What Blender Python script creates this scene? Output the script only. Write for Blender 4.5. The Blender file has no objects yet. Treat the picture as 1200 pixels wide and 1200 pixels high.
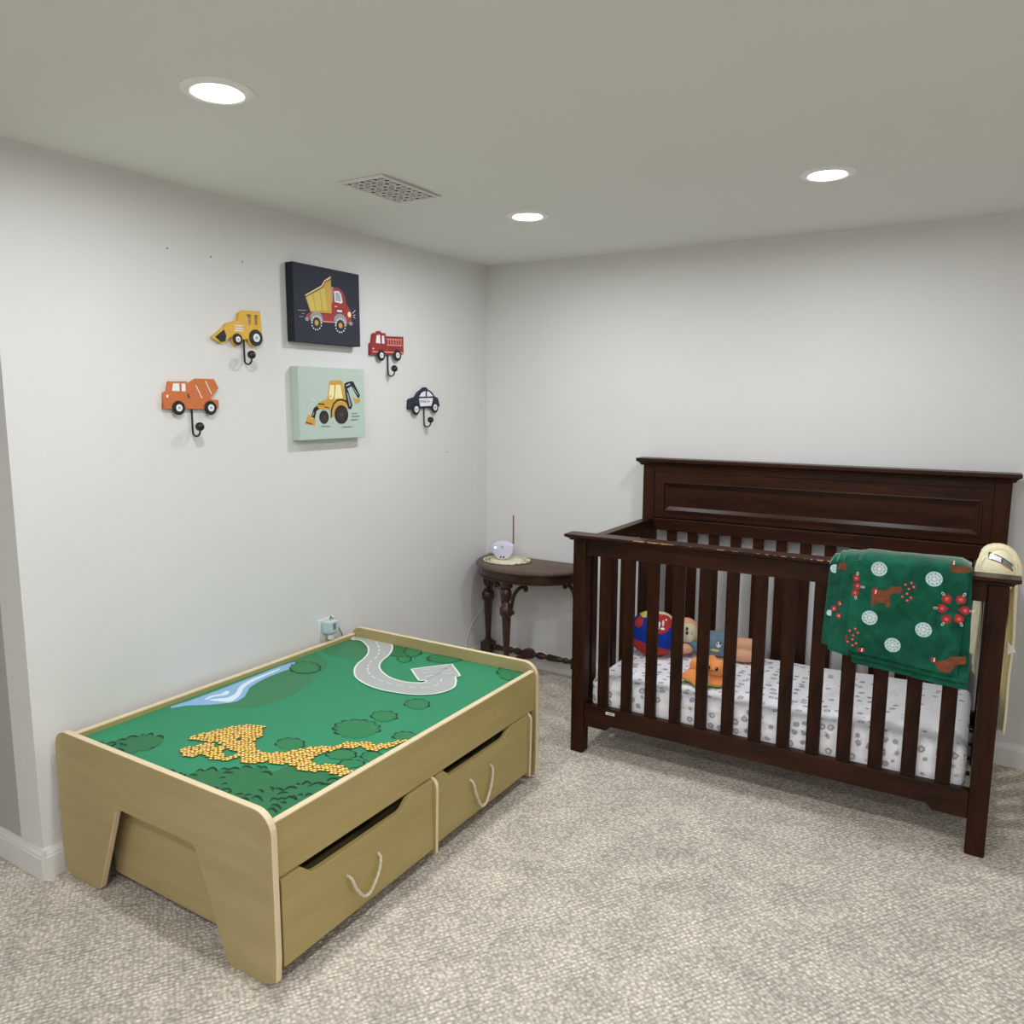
# A child's basement bedroom: dark crib, wooden play table, half-moon table, wall hooks and pictures.
import bpy, bmesh, math, random
from mathutils import Vector, Matrix, noise
random.seed(7)
C = bpy.context.scene.collection
sc = bpy.context.scene

# ---------------------------------------------------------------- camera, world, exposure
CAM = (2.249, -3.4175, 1.381); YAW = -0.5491; PITCH = 0.1414; ROLL = 0.0042; FPX = 913.1
cam = bpy.data.objects.new('camera', bpy.data.cameras.new('camera')); C.objects.link(cam); sc.camera = cam
fw = Vector((math.sin(YAW)*math.cos(PITCH), math.cos(YAW)*math.cos(PITCH), -math.sin(PITCH)))
rt = Vector((math.cos(YAW), -math.sin(YAW), 0)); up = rt.cross(fw)
r2 = rt*math.cos(ROLL) + up*math.sin(ROLL); u2 = -rt*math.sin(ROLL) + up*math.cos(ROLL)
M = Matrix((r2, u2, -fw)).transposed().to_4x4(); M.translation = Vector(CAM); cam.matrix_world = M
cam.data.sensor_width = 36; cam.data.lens = FPX/1200*36; cam.data.clip_start = .02
w = bpy.data.worlds.new('world'); sc.world = w; w.use_nodes = True
w.node_tree.nodes['Background'].inputs[0].default_value = (.02, .02, .02, 1)
sc.view_settings.view_transform = 'Standard'; sc.view_settings.look = 'None'
sc.view_settings.gamma = 1; sc.view_settings.use_curve_mapping = False
sc.view_settings.exposure = 0.0
LAMP = 312.0            # radiance of the ceiling light diffusers
sc.cycles.use_denoising = True
sc.cycles.max_bounces = 12; sc.cycles.diffuse_bounces = 8

# ---------------------------------------------------------------- materials
def lin(c):
    return tuple(((v/255)/12.92 if v/255 <= .04045 else ((v/255+.055)/1.055)**2.4) for v in c)
MATS = {}
def mat(name, rgb, rough=.6, metal=0, emit=0, build=None, spec=.5, sheen=0, coat=0):
    m = bpy.data.materials.new(name); m.use_nodes = True; nt = m.node_tree; b = nt.nodes['Principled BSDF']
    c = lin(rgb)
    b.inputs['Base Color'].default_value = (*c, 1); b.inputs['Roughness'].default_value = rough
    b.inputs['Metallic'].default_value = metal; b.inputs['Specular IOR Level'].default_value = spec
    if sheen: b.inputs['Sheen Weight'].default_value = sheen; b.inputs['Sheen Roughness'].default_value = .4
    if coat: b.inputs['Coat Weight'].default_value = coat; b.inputs['Coat Roughness'].default_value = .25
    if emit:
        b.inputs['Emission Color'].default_value = (*c, 1); b.inputs['Emission Strength'].default_value = emit
    if build: build(nt, b, c)
    MATS[name] = m; return m
def N(nt, t, **k):
    n = nt.nodes.new(t)
    for a, v in k.items():
        if a in n.inputs: n.inputs[a].default_value = v
        else: setattr(n, a, v)
    return n
def coords(nt, scale=(1,1,1), kind='Object', rot=(0,0,0)):
    t = N(nt, 'ShaderNodeTexCoord'); m = N(nt, 'ShaderNodeMapping'); m.inputs['Scale'].default_value = scale
    m.inputs['Rotation'].default_value = rot
    nt.links.new(t.outputs[kind], m.inputs['Vector']); return m.outputs[0]
def noisy(scale, amt, vec=(1,1,1), bump=0, dist=.002, bscale=None, detail=3):
    def f(nt, b, c):
        v = coords(nt, vec); n = N(nt, 'ShaderNodeTexNoise', Scale=scale, Detail=detail); nt.links.new(v, n.inputs['Vector'])
        r = N(nt, 'ShaderNodeMapRange'); r.inputs['From Min'].default_value = .3; r.inputs['From Max'].default_value = .7
        r.inputs['To Min'].default_value = 1-amt; r.inputs['To Max'].default_value = 1+amt
        nt.links.new(n.outputs['Fac'], r.inputs['Value'])
        s = N(nt, 'ShaderNodeVectorMath', operation='SCALE'); s.inputs[0].default_value = c
        nt.links.new(r.outputs[0], s.inputs['Scale']); nt.links.new(s.outputs[0], b.inputs['Base Color'])
        if bump:
            n2 = N(nt, 'ShaderNodeTexNoise', Scale=bscale or scale*3, Detail=2); nt.links.new(v, n2.inputs['Vector'])
            bp = N(nt, 'ShaderNodeBump', Strength=bump, Distance=dist); nt.links.new(n2.outputs['Fac'], bp.inputs['Height'])
            nt.links.new(bp.outputs[0], b.inputs['Normal'])
    return f
def carpet(nt, b, c):
    v = coords(nt); v45 = coords(nt, (1,1,1), rot=(0,0,.6))
    vo = N(nt, 'ShaderNodeTexVoronoi', Scale=88, Randomness=.62); nt.links.new(v45, vo.inputs['Vector'])
    wv = N(nt, 'ShaderNodeTexWave', Scale=26, Distortion=3.5, Detail=2); wv.inputs['Detail Scale'].default_value = 3; nt.links.new(v45, wv.inputs['Vector'])
    big = N(nt, 'ShaderNodeTexNoise', Scale=7.5, Detail=4); nt.links.new(v, big.inputs['Vector'])
    fine = N(nt, 'ShaderNodeTexNoise', Scale=120, Detail=3, Roughness=.7); nt.links.new(v, fine.inputs['Vector'])
    def rng(s, lo, hi, a=.3, z=.7):
        r = N(nt, 'ShaderNodeMapRange'); r.inputs['From Min'].default_value = a; r.inputs['From Max'].default_value = z
        r.inputs['To Min'].default_value = lo; r.inputs['To Max'].default_value = hi; nt.links.new(s, r.inputs['Value']); return r.outputs[0]
    def mul(a, d):
        m = N(nt, 'ShaderNodeMath', operation='MULTIPLY'); nt.links.new(a, m.inputs[0]); nt.links.new(d, m.inputs[1]); return m.outputs[0]
    f = mul(mul(rng(vo.outputs['Distance'], 1.14, .58, .1, .74), rng(big.outputs['Fac'], .84, 1.1)), mul(rng(wv.outputs['Fac'], .88, 1.08, 0, 1), rng(fine.outputs['Fac'], .78, 1.2)))
    s = N(nt, 'ShaderNodeVectorMath', operation='SCALE'); s.inputs[0].default_value = c
    nt.links.new(f, s.inputs['Scale']); nt.links.new(s.outputs[0], b.inputs['Base Color'])
    bp = N(nt, 'ShaderNodeBump', Strength=.7, Distance=.006, invert=True); nt.links.new(vo.outputs['Distance'], bp.inputs['Height']); nt.links.new(bp.outputs[0], b.inputs['Normal'])
def woodgrain(dark, stretch, scale, amt=.5, bump=.05):
    d = lin(dark)
    def f(nt, b, c):
        v = coords(nt, stretch); n = N(nt, 'ShaderNodeTexNoise', Scale=scale, Detail=5, Roughness=.6, Distortion=.6); nt.links.new(v, n.inputs['Vector'])
        v2 = coords(nt, tuple(max(.12, s*.35) for s in stretch)); n2 = N(nt, 'ShaderNodeTexNoise', Scale=scale*.7, Detail=2); nt.links.new(v2, n2.inputs['Vector'])
        a = N(nt, 'ShaderNodeMath', operation='MULTIPLY_ADD'); a.inputs[1].default_value = .6; nt.links.new(n.outputs['Fac'], a.inputs[0])
        h = N(nt, 'ShaderNodeMath', operation='MULTIPLY'); h.inputs[1].default_value = .4; nt.links.new(n2.outputs['Fac'], h.inputs[0]); nt.links.new(h.outputs[0], a.inputs[2])
        r = N(nt, 'ShaderNodeValToRGB'); r.color_ramp.elements[0].position = .5-amt/2; r.color_ramp.elements[1].position = .5+amt/2
        r.color_ramp.elements[0].color = (*d, 1); r.color_ramp.elements[1].color = (*c, 1)
        nt.links.new(a.outputs[0], r.inputs[0]); nt.links.new(r.outputs[0], b.inputs['Base Color'])
        bp = N(nt, 'ShaderNodeBump', Strength=bump, Distance=.001); nt.links.new(n.outputs['Fac'], bp.inputs['Height']); nt.links.new(bp.outputs[0], b.inputs['Normal'])
    return f
def sheet(nt, b, c):
    # white jersey sheet printed with small grey motifs
    v = coords(nt, (1, 1, 1)); n = N(nt, 'ShaderNodeTexNoise', Scale=60, Detail=2); nt.links.new(v, n.inputs['Vector'])
    mp = N(nt, 'ShaderNodeVectorMath', operation='MULTIPLY_ADD'); mp.inputs[1].default_value = (.012, .012, .012); nt.links.new(n.outputs['Color'], mp.inputs[0]); nt.links.new(v, mp.inputs[2])
    vo = N(nt, 'ShaderNodeTexVoronoi', Scale=25, Randomness=.6); nt.links.new(mp.outputs[0], vo.inputs['Vector'])
    r = N(nt, 'ShaderNodeValToRGB'); e = r.color_ramp.elements
    e[0].position = 0; e[0].color = (*lin((176,177,184)), 1); e[1].position = .12; e[1].color = (*lin((226,226,232)), 1)
    for pos, col in ((.17, (150,151,160)), (.26, (168,169,177)), (.33, (238,238,243))):
        x = e.new(pos); x.color = (*lin(col), 1)
    nt.links.new(vo.outputs['Distance'], r.inputs[0])
    vo2 = N(nt, 'ShaderNodeTexVoronoi', Scale=48, Randomness=1); nt.links.new(mp.outputs[0], vo2.inputs['Vector'])
    r2_ = N(nt, 'ShaderNodeValToRGB'); e = r2_.color_ramp.elements; e[0].position = .13; e[0].color = (.55,.55,.59,1); e[1].position = .17; e[1].color = (1,1,1,1)
    nt.links.new(vo2.outputs['Distance'], r2_.inputs[0])
    mx = N(nt, 'ShaderNodeMixRGB', blend_type='MULTIPLY', Fac=.7); nt.links.new(r.outputs[0], mx.inputs[1]); nt.links.new(r2_.outputs[0], mx.inputs[2])
    nt.links.new(mx.outputs[0], b.inputs['Base Color'])
def plush(amt=.25, sc_=35):
    def f(nt, b, c):
        v = coords(nt); n = N(nt, 'ShaderNodeTexNoise', Scale=sc_, Detail=3, Distortion=1.2); nt.links.new(v, n.inputs['Vector'])
        r = N(nt, 'ShaderNodeMapRange'); r.inputs['From Min'].default_value = .3; r.inputs['From Max'].default_value = .7; r.inputs['To Min'].default_value = 1-amt; r.inputs['To Max'].default_value = 1+amt
        nt.links.new(n.outputs['Fac'], r.inputs['Value'])
        s = N(nt, 'ShaderNodeVectorMath', operation='SCALE'); s.inputs[0].default_value = c; nt.links.new(r.outputs[0], s.inputs['Scale']); nt.links.new(s.outputs[0], b.inputs['Base Color'])
        bp = N(nt, 'ShaderNodeBump', Strength=.4, Distance=.003); n2 = N(nt, 'ShaderNodeTexNoise', Scale=420); nt.links.new(v, n2.inputs['Vector']); nt.links.new(n2.outputs['Fac'], bp.inputs['Height']); nt.links.new(bp.outputs[0], b.inputs['Normal'])
    return f
mat('wall', (220,220,219), .85, build=noisy(2.5, .012, bump=.08, dist=.001, bscale=260))
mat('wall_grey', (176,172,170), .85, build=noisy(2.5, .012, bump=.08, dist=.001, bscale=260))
mat('ceiling', (226,227,223), .9, build=noisy(1.5, .01))
mat('baseboard', (222,222,220), .45)
mat('carpet', (224,215,202), .95, build=carpet, spec=.1)
mat('espresso', (62,33,17), .40, build=woodgrain((20,9,6), (9,9,1.2), 5, .42), spec=.14)
mat('espresso_h', (66,34,18), .34, build=woodgrain((22,10,6), (1.2,9,9), 5, .42), spec=.2)
mat('walnut', (72,44,30), .32, build=woodgrain((34,19,13), (6,6,1.5), 7, .5), spec=.5)
mat('walnut_top', (104,80,66), .38, build=woodgrain((58,42,35), (2,7,4), 8, .5), spec=.5)
mat('maple', (182,164,108), .5, build=woodgrain((160,142,90), (9,.9,7), 3.2, .6, .02), spec=.3)
mat('maple_x', (186,169,122), .5, build=woodgrain((160,143,100), (.9,9,7), 3.2, .6, .02), spec=.3)
mat('maple_edge', (226,208,172), .5, build=noisy(8, .05))
mat('rope', (214,204,182), .8, build=noisy(300, .25, bump=.5))
mat('print_green', (50,140,100), .55, spec=.25, build=noisy(3, .03))
def flat(name, rgb, rough=.5): mat(name, rgb, rough)
for n_, c_ in dict(stream_blue=(140,182,224), foam=(222,236,246), hill=(48,124,80), bush=(34,124,74), bush_dark=(30,112,66), dark_green=(6,36,22), asphalt=(176,180,178), road_white=(228,238,232),
        cobble_base=(140,84,26), cobble=(244,200,64), cobble_hi=(255,240,170),
        gold=(206,160,64), straw=(208,192,86), ink=(22,22,26), cream=(240,228,196), red=(160,46,44), grey=(150,152,156), white=(236,238,242), glass=(168,178,190), pink=(226,158,150), lemon=(238,232,176), maroon=(110,30,30), brown=(86,62,60), slate=(110,130,128), lime=(170,190,70)).items(): flat(n_, c_)
mat('canvas_navy', (38,42,58), .75, build=noisy(400, .1, bump=.15)); mat('canvas_navy_edge', (24,26,40), .75)
mat('canvas_mint', (184,202,192), .75, build=noisy(400, .04, bump=.15))
mat('plaque_yellow', (222,176,62), .55, build=noisy(60, .05)); mat('plaque_orange', (200,112,58), .55, build=noisy(60, .05))
mat('plaque_red', (150,42,42), .5, build=noisy(60, .05)); mat('plaque_navy', (30,34,62), .5, build=noisy(60, .05))
mat('iron', (16,16,18), .35, spec=.6)
mat('vent_white', (224,224,220), .5); mat('vent_dark', (30,30,34), .9)
mat('lamp_trim', (244,244,242), .5)
mat('lamp_glow', (248,249,252), .5, emit=LAMP)
mat('sheet', (236,236,242), .85, build=sheet, spec=.1)
mat('green_plush', (18,86,66), .85, build=plush(.42, 14), sheen=.6, spec=.1)
mat('towel', (240,232,198), .9, build=noisy(90, .06, bump=.6, dist=.003, bscale=260), sheen=.3, spec=.1)
mat('flake', (186,218,222), .8, build=noisy(260, .3)); mat('ornament', (172,30,40), .8, build=noisy(240, .15)); mat('moose', (122,66,36), .85, build=noisy(70, .25)); mat('soft_white', (232,232,226), .85); mat('dot_pink', (226,150,140), .85)
mat('chip_wood', (186,140,96), .7)
mat('monitor', (218,216,238), .35, spec=.5, emit=0); mat('lace', (232,226,196), .9, build=noisy(120, .08))
mat('stick', (140,92,78), .8); mat('cable_white', (206,206,204), .5); mat('cable_dark', (92,76,72), .5)
mat('outlet', (226,228,226), .4); mat('adapter', (190,208,214), .35); mat('led', (255,255,255), .4, emit=3)
mat('pillow_blue', (24,56,150), .8, build=plush(.12, 20), spec=.1); mat('skin_doll', (226,170,134), .6, build=noisy(30, .04)); mat('face_doll', (216,206,172), .6)
mat('shirt', (104,132,150), .85, build=noisy(60, .1)); mat('orange_plush', (236,150,78), .9, build=plush(.1, 20), sheen=.5); mat('lime_plush', (176,176,60), .9, build=plush(.1, 20)); mat('pillow_red', (178,44,34), .8, build=plush(.12, 20)); mat('label_paper', (222,218,206), .6)

# ---------------------------------------------------------------- mesh helpers
class MB:
    def __init__(s): s.v, s.f, s.m, s.names = [], [], [], []
    def mi(s, m):
        if m not in s.names: s.names.append(m)
        return s.names.index(m)
    def add(s, vs, fs, m):
        b = len(s.v); s.v += [tuple(v) for v in vs]; k = s.mi(m)
        for f in fs: s.f.append([i+b for i in f]); s.m.append(k)
    def box(s, x0, x1, y0, y1, z0, z1, m): s.frustum((x0,x1,y0,y1), z0, (x0,x1,y0,y1), z1, m)
    def frustum(s, a, z0, b, z1, m):
        vs = [(a[0],a[2],z0),(a[1],a[2],z0),(a[1],a[3],z0),(a[0],a[3],z0),(b[0],b[2],z1),(b[1],b[2],z1),(b[1],b[3],z1),(b[0],b[3],z1)]
        s.add(vs, [(3,2,1,0),(4,5,6,7),(0,1,5,4),(1,2,6,5),(2,3,7,6),(3,0,4,7)], m)
    def prism(s, pts, ax, a, b, m, side=None):
        n = len(pts)
        def P(p, t): return {'x': (t,p[0],p[1]), 'y': (p[0],t,p[1]), 'z': (p[0],p[1],t)}[ax]
        vs = [P(p,a) for p in pts] + [P(p,b) for p in pts]
        s.add(vs, [list(range(n))[::-1], list(range(n,2*n))], m)
        s.add(vs, [(i,(i+1)%n,(i+1)%n+n,i+n) for i in range(n)], side or m)
    def lathe(s, prof, base, m, d=(0,0,1), n=20):
        d = Vector(d).normalized(); q = Vector((0,0,1)).rotation_difference(d); b = Vector(base); vs = []
        for r, h in prof:
            for k in range(n):
                a = k*math.tau/n; vs.append(b + q @ Vector((r*math.cos(a), r*math.sin(a), h)))
        fs = [(i*n+k, i*n+(k+1)%n, (i+1)*n+(k+1)%n, (i+1)*n+k) for i in range(len(prof)-1) for k in range(n)]
        fs += [list(range(n))[::-1], list(range((len(prof)-1)*n, len(prof)*n))]
        s.add(vs, fs, m)
    def tube(s, pts, r, m, n=8):
        pts = [Vector(p) for p in pts]; vs = []; L = len(pts)
        t = (pts[1]-pts[0]).normalized(); ref = Vector((0,0,1)) if abs(t.z) < .9 else Vector((1,0,0)); u = t.cross(ref).normalized()
        for i, p in enumerate(pts):
            t = (pts[min(i+1,L-1)]-pts[max(i-1,0)]).normalized(); u = (u - t*u.dot(t)).normalized(); v = t.cross(u)
            rr = r[i] if isinstance(r, (list,tuple)) else r
            vs += [p + (u*math.cos(k*math.tau/n) + v*math.sin(k*math.tau/n))*rr for k in range(n)]
        s.add(vs, [(i*n+k, i*n+(k+1)%n, (i+1)*n+(k+1)%n, (i+1)*n+k) for i in range(L-1) for k in range(n)] + [list(range(n))[::-1], list(range((L-1)*n, L*n))], m)
    def ball(s, c, r, m, n=16, h=10, q=None):
        r = (r,)*3 if not isinstance(r, (tuple,list)) else r; vs = []
        for i in range(h+1):
            t = math.pi*i/h
            for k in range(n):
                a = k*math.tau/n; p = Vector((r[0]*max(math.sin(t),.002)*math.cos(a), r[1]*max(math.sin(t),.002)*math.sin(a), r[2]*math.cos(t)))
                if q: p = q @ p
                vs.append(Vector(c)+p)
        s.add(vs, [(i*n+k, (i+1)*n+k, (i+1)*n+(k+1)%n, i*n+(k+1)%n) for i in range(h) for k in range(n)], m)
    def build(s, name, parent=None, smooth=False, bevel=0, fix=True, segs=2, angle=35):
        me = bpy.data.meshes.new(name); off = world_of(parent)
        me.from_pydata([tuple(Vector(v)-off) for v in s.v], [], s.f)
        for n_ in s.names: me.materials.append(MATS[n_])
        for p, k in zip(me.polygons, s.m): p.material_index = k
        bm = bmesh.new(); bm.from_mesh(me)
        if fix:
            bmesh.ops.remove_doubles(bm, verts=bm.verts, dist=1e-5); bmesh.ops.recalc_face_normals(bm, faces=bm.faces)
        for f in bm.faces: f.smooth = smooth
        if smooth:
            for e in bm.edges:
                if len(e.link_faces) == 2 and e.calc_face_angle(0) > math.radians(angle): e.smooth = False
        bm.to_mesh(me); bm.free(); me.update()
        o = bpy.data.objects.new(name, me); C.objects.link(o)
        if parent: o.parent = parent
        if bevel:
            b = o.modifiers.new('bevel', 'BEVEL'); b.width = bevel; b.segments = segs; b.limit_method = 'ANGLE'; b.angle_limit = math.radians(40)
        return o
def world_of(o):
    v = Vector((0,0,0))
    while o: v += o.location; o = o.parent
    return v
def thing(name, label, cat, loc, group=None):
    o = bpy.data.objects.new(name, None); C.objects.link(o); o.location = loc; o.empty_display_size = .05
    o['label'] = label; o['category'] = cat
    if group: o['group'] = group
    return o
def tag(o, label, cat, group=None):
    o['label'] = label; o['category'] = cat
    if group: o['group'] = group
    return o
def struct(o): o['kind'] = 'structure'; return o
def one(name, parent, fn, *a, **k):
    bw = {x: k.pop(x) for x in ('smooth','bevel','segs','angle','fix') if x in k}
    m = MB(); getattr(m, fn)(*a, **k); return m.build(name, parent, **bw)
def shifted(o, d):
    c = o.copy(); C.objects.link(c); c.location = o.location + Vector(d)
    for ch in o.children:
        e = ch.copy(); C.objects.link(e); e.parent = c
    return c
def arc(cx, cy, r, a0, a1, n=6): return [(cx+r*math.cos(math.radians(a0+(a1-a0)*i/n)), cy+r*math.sin(math.radians(a0+(a1-a0)*i/n))) for i in range(n+1)]
# flat print on a plane: axis 'z' prints (x,y) at height; axis 'x' prints (y,z)
class Print(MB):
    def __init__(s, ax, base, step): super().__init__(); s.ax, s.t, s.step = ax, base, step
    def P(s, p, t): return {'z': (p[0],p[1],t), 'x': (t,p[0],p[1]), 'y': (p[0],t,p[1])}[s.ax]
    def poly(s, m, pts):
        s.t += s.step; s.add([s.P(p, s.t) for p in pts], [list(range(len(pts)))], m)
    def oval(s, m, c, rx, ry, n=20): s.poly(m, [(c[0]+rx*math.cos(k*math.tau/n), c[1]+ry*math.sin(k*math.tau/n)) for k in range(n)])
    def stroke(s, m, pts, w):
        s.t += s.step; pts = [Vector(p) for p in pts]; L, R = [], []
        for i, p in enumerate(pts):
            t = (pts[min(i+1,len(pts)-1)]-pts[max(i-1,0)]); t = t.normalized() if t.length else Vector((1,0)); n = Vector((-t.y, t.x))
            ww = w[i] if isinstance(w, (list,tuple)) else w
            L.append(p+n*ww/2); R.append(p-n*ww/2)
        k = len(pts); s.add([s.P(p, s.t) for p in L+R], [(i,i+1,k+i+1,k+i) for i in range(k-1)], m)
def smoothline(pts, n=4, closed=False):
    P = [Vector(p) for p in pts]; out = []; L = len(P)
    rngs = range(L if closed else L-1)
    for i in rngs:
        p0 = P[(i-1)%L] if closed or i > 0 else P[0]; p1 = P[i]; p2 = P[(i+1)%L]; p3 = P[(i+2)%L] if closed or i+2 < L else P[-1]
        for k in range(n):
            t = k/n; out.append(.5*((2*p1)+(p2-p0)*t+(2*p0-5*p1+4*p2-p3)*t*t+(3*p1-p0-3*p2+p3)*t**3))
    if not closed: out.append(P[-1])
    return [tuple(p) for p in out]
STREAM = [(0.072,-1.952),(0.095,-1.912),(0.153,-1.868),(0.196,-1.822),(0.203,-1.797),(0.193,-1.763),(0.163,-1.724),(0.139,-1.695),(0.122,-1.644),(0.11,-1.577),(0.11,-1.533),(0.111,-1.489),(0.094,-1.443),(0.073,-1.424),(0.063,-1.437),(0.058,-1.486),(0.063,-1.635),(0.068,-1.771),(0.066,-1.891),(0.058,-1.943)]
FOAM = [[(0.117,-1.843),(0.13,-1.819),(0.15,-1.798),(0.144,-1.761),(0.117,-1.726),(0.096,-1.696),(0.079,-1.634),(0.079,-1.578),(0.077,-1.51),(0.087,-1.518),(0.094,-1.591),(0.104,-1.655),(0.123,-1.705),(0.161,-1.75),(0.182,-1.786),(0.187,-1.815),(0.159,-1.829)],[(0.097,-1.843),(0.091,-1.814),(0.104,-1.786),(0.097,-1.765),(0.102,-1.756),(0.116,-1.761),(0.127,-1.779),(0.122,-1.794),(0.107,-1.814),(0.107,-1.844)]]
HILL = [[(0.155,-1.874),(0.203,-1.864),(0.254,-1.838),(0.297,-1.793),(0.317,-1.733),(0.313,-1.655),(0.288,-1.567),(0.247,-1.482),(0.22,-1.42),(0.19,-1.378),(0.137,-1.337),(0.081,-1.318),(0.057,-1.31),(0.063,-1.437),(0.11,-1.577),(0.139,-1.695),(0.193,-1.763),(0.203,-1.797),(0.196,-1.822)],[(0.057,-1.265),(0.117,-1.295),(0.172,-1.293),(0.225,-1.288),(0.255,-1.278),(0.27,-1.242),(0.227,-1.157),(0.061,-1.067),(0.036,-1.133)]]
ROAD = [(0.059,-1.105),(0.097,-1.095),(0.145,-1.118),(0.193,-1.153),(0.242,-1.21),(0.269,-1.265),(0.286,-1.312),(0.314,-1.361),(0.364,-1.415),(0.413,-1.445),(0.475,-1.466),(0.536,-1.474),(0.591,-1.468),(0.647,-1.455),(0.688,-1.433),(0.721,-1.401),(0.735,-1.362),(0.735,-1.322),(0.712,-1.278),(0.68,-1.237),(0.671,-1.233),(0.686,-1.217),(0.596,-1.14),(0.587,-1.138),(0.503,-1.247),(0.507,-1.266),(0.583,-1.328),(0.596,-1.334),(0.616,-1.322),(0.62,-1.345),(0.599,-1.358),(0.564,-1.371),(0.501,-1.37),(0.441,-1.346),(0.391,-1.312),(0.36,-1.276),(0.339,-1.233),(0.323,-1.184),(0.293,-1.128),(0.252,-1.077),(0.208,-1.044),(0.166,-1.038),(0.103,-1.03),(0.04,-1.033)]
DASH = [(0.077,-1.052),(0.144,-1.065),(0.204,-1.107),(0.259,-1.163),(0.297,-1.224),(0.318,-1.281),(0.348,-1.329),(0.388,-1.369),(0.433,-1.396),(0.482,-1.412),(0.539,-1.415),(0.588,-1.41),(0.632,-1.399),(0.66,-1.378),(0.675,-1.349),(0.67,-1.314),(0.652,-1.285),(0.621,-1.258)]
PARK = [[(0.539,-1.252),(0.558,-1.225)],[(0.563,-1.273),(0.585,-1.246)],[(0.59,-1.298),(0.608,-1.272)],[(0.578,-1.195),(0.601,-1.168)],[(0.605,-1.221),(0.628,-1.194)],[(0.63,-1.244),(0.652,-1.217)]]
COBBLE = [(0.323,-2.067),(0.317,-2.05),(0.328,-2.019),(0.345,-1.976),(0.363,-1.94),(0.387,-1.91),(0.42,-1.895),(0.443,-1.895),(0.453,-1.913),(0.472,-1.925),(0.49,-1.946),(0.491,-1.964),(0.495,-1.984),(0.514,-1.994),(0.545,-2.01),(0.573,-2.018),(0.6,-2.001),(0.624,-1.982),(0.637,-1.969),(0.633,-1.97),(0.652,-1.939),(0.673,-1.911),(0.704,-1.891),(0.723,-1.875),(0.717,-1.853),(0.729,-1.839),(0.758,-1.833),(0.758,-1.823),(0.774,-1.808),(0.814,-1.808),(0.834,-1.776),(0.857,-1.746),(0.87,-1.733),(0.864,-1.767),(0.86,-1.801),(0.845,-1.823),(0.832,-1.851),(0.808,-1.851),(0.776,-1.842),(0.772,-1.849),(0.772,-1.864),(0.741,-1.878),(0.743,-1.901),(0.728,-1.915),(0.721,-1.938),(0.718,-1.964),(0.72,-1.981),(0.739,-1.991),(0.768,-1.985),(0.787,-1.966),(0.816,-1.956),(0.833,-1.959),(0.854,-1.967),(0.861,-1.95),(0.871,-1.966),(0.871,-1.995),(0.854,-2.006),(0.827,-2.006),(0.796,-2.008),(0.781,-2.026),(0.752,-2.039),(0.716,-2.032),(0.721,-2.038),(0.698,-2.029),(0.669,-2.043),(0.661,-2.056),(0.638,-2.051),(0.619,-2.062),(0.608,-2.079),(0.58,-2.087),(0.56,-2.076),(0.552,-2.064),(0.539,-2.076),(0.532,-2.101),(0.522,-2.108),(0.508,-2.108),(0.503,-2.123),(0.481,-2.121),(0.442,-2.116),(0.428,-2.117),(0.435,-2.137),(0.415,-2.155),(0.4,-2.151),(0.393,-2.143),(0.369,-2.129),(0.364,-2.118),(0.376,-2.094),(0.389,-2.073),(0.382,-2.052),(0.364,-2.054),(0.364,-2.062),(0.344,-2.07)]
HOLES = [[(0.47,-2.074),(0.468,-2.058),(0.505,-2.048),(0.524,-2.057),(0.525,-2.073),(0.518,-2.09),(0.501,-2.088)],[(0.383,-2.045),(0.412,-2.045),(0.436,-2.043),(0.446,-2.059),(0.437,-2.064),(0.416,-2.051)],[(0.435,-1.999),(0.449,-1.986),(0.465,-1.991),(0.455,-2.003)]]
BUSH = [((0.596,-1.935),(0.0345,0.0215),(0.03,-0.0275)),((0.685,-1.754),(0.0585,0.0365),(0.046,-0.05)),((0.694,-1.639),(0.034,0.0215),(0.028,-0.032)),((0.72,-1.507),(0.034,0.021),(0.0275,-0.034)),((0.845,-1.723),(0.029,0.018),(0.0225,-0.0275)),((0.77,-1.908),(0.0345,0.022),(0.0225,-0.0235)),((0.833,-1.935),(0.0295,0.0185),(0.0165,-0.018)),((0.85,-1.872),(0.0255,0.016),(0.02,-0.0225)),((0.528,-1.09),(0.058,0.037),(0.0295,-0.0405)),((0.401,-1.182),(0.022,0.0135),(0.023,-0.028)),((0.312,-1.104),(0.034,0.0215),(0.062,-0.0745)),((0.819,-1.087),(0.0395,0.025),(0.0425,-0.069)),((0.371,-1.092),(0.028,0.018),(0.04,-0.05)),((0.153,-1.452),(0.046,0.029),(0.048,-0.046))]
THICKET = [[(0.123,-2.226),(0.127,-2.214),(0.145,-2.212),(0.157,-2.195),(0.15,-2.177),(0.166,-2.162),(0.161,-2.141),(0.18,-2.136),(0.178,-2.123),(0.19,-2.12),(0.193,-2.104),(0.216,-2.108),(0.233,-2.098),(0.258,-2.105),(0.275,-2.126),(0.288,-2.144),(0.289,-2.161),(0.286,-2.184),(0.27,-2.19),(0.273,-2.21),(0.256,-2.216),(0.255,-2.225),(0.202,-2.233),(0.131,-2.234)],[(0.52,-2.224),(0.515,-2.21),(0.512,-2.184),(0.512,-2.172),(0.529,-2.172),(0.531,-2.148),(0.557,-2.152),(0.56,-2.135),(0.58,-2.117),(0.599,-2.11),(0.6,-2.092),(0.625,-2.094),(0.629,-2.076),(0.656,-2.071),(0.689,-2.081),(0.69,-2.042),(0.716,-2.026),(0.766,-2.033),(0.755,-2.042),(0.784,-2.028),(0.799,-2.011),(0.829,-2.009),(0.865,-2.007),(0.871,-1.999),(0.873,-2.135),(0.873,-2.242),(0.828,-2.239),(0.738,-2.232),(0.643,-2.225)]]
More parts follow.
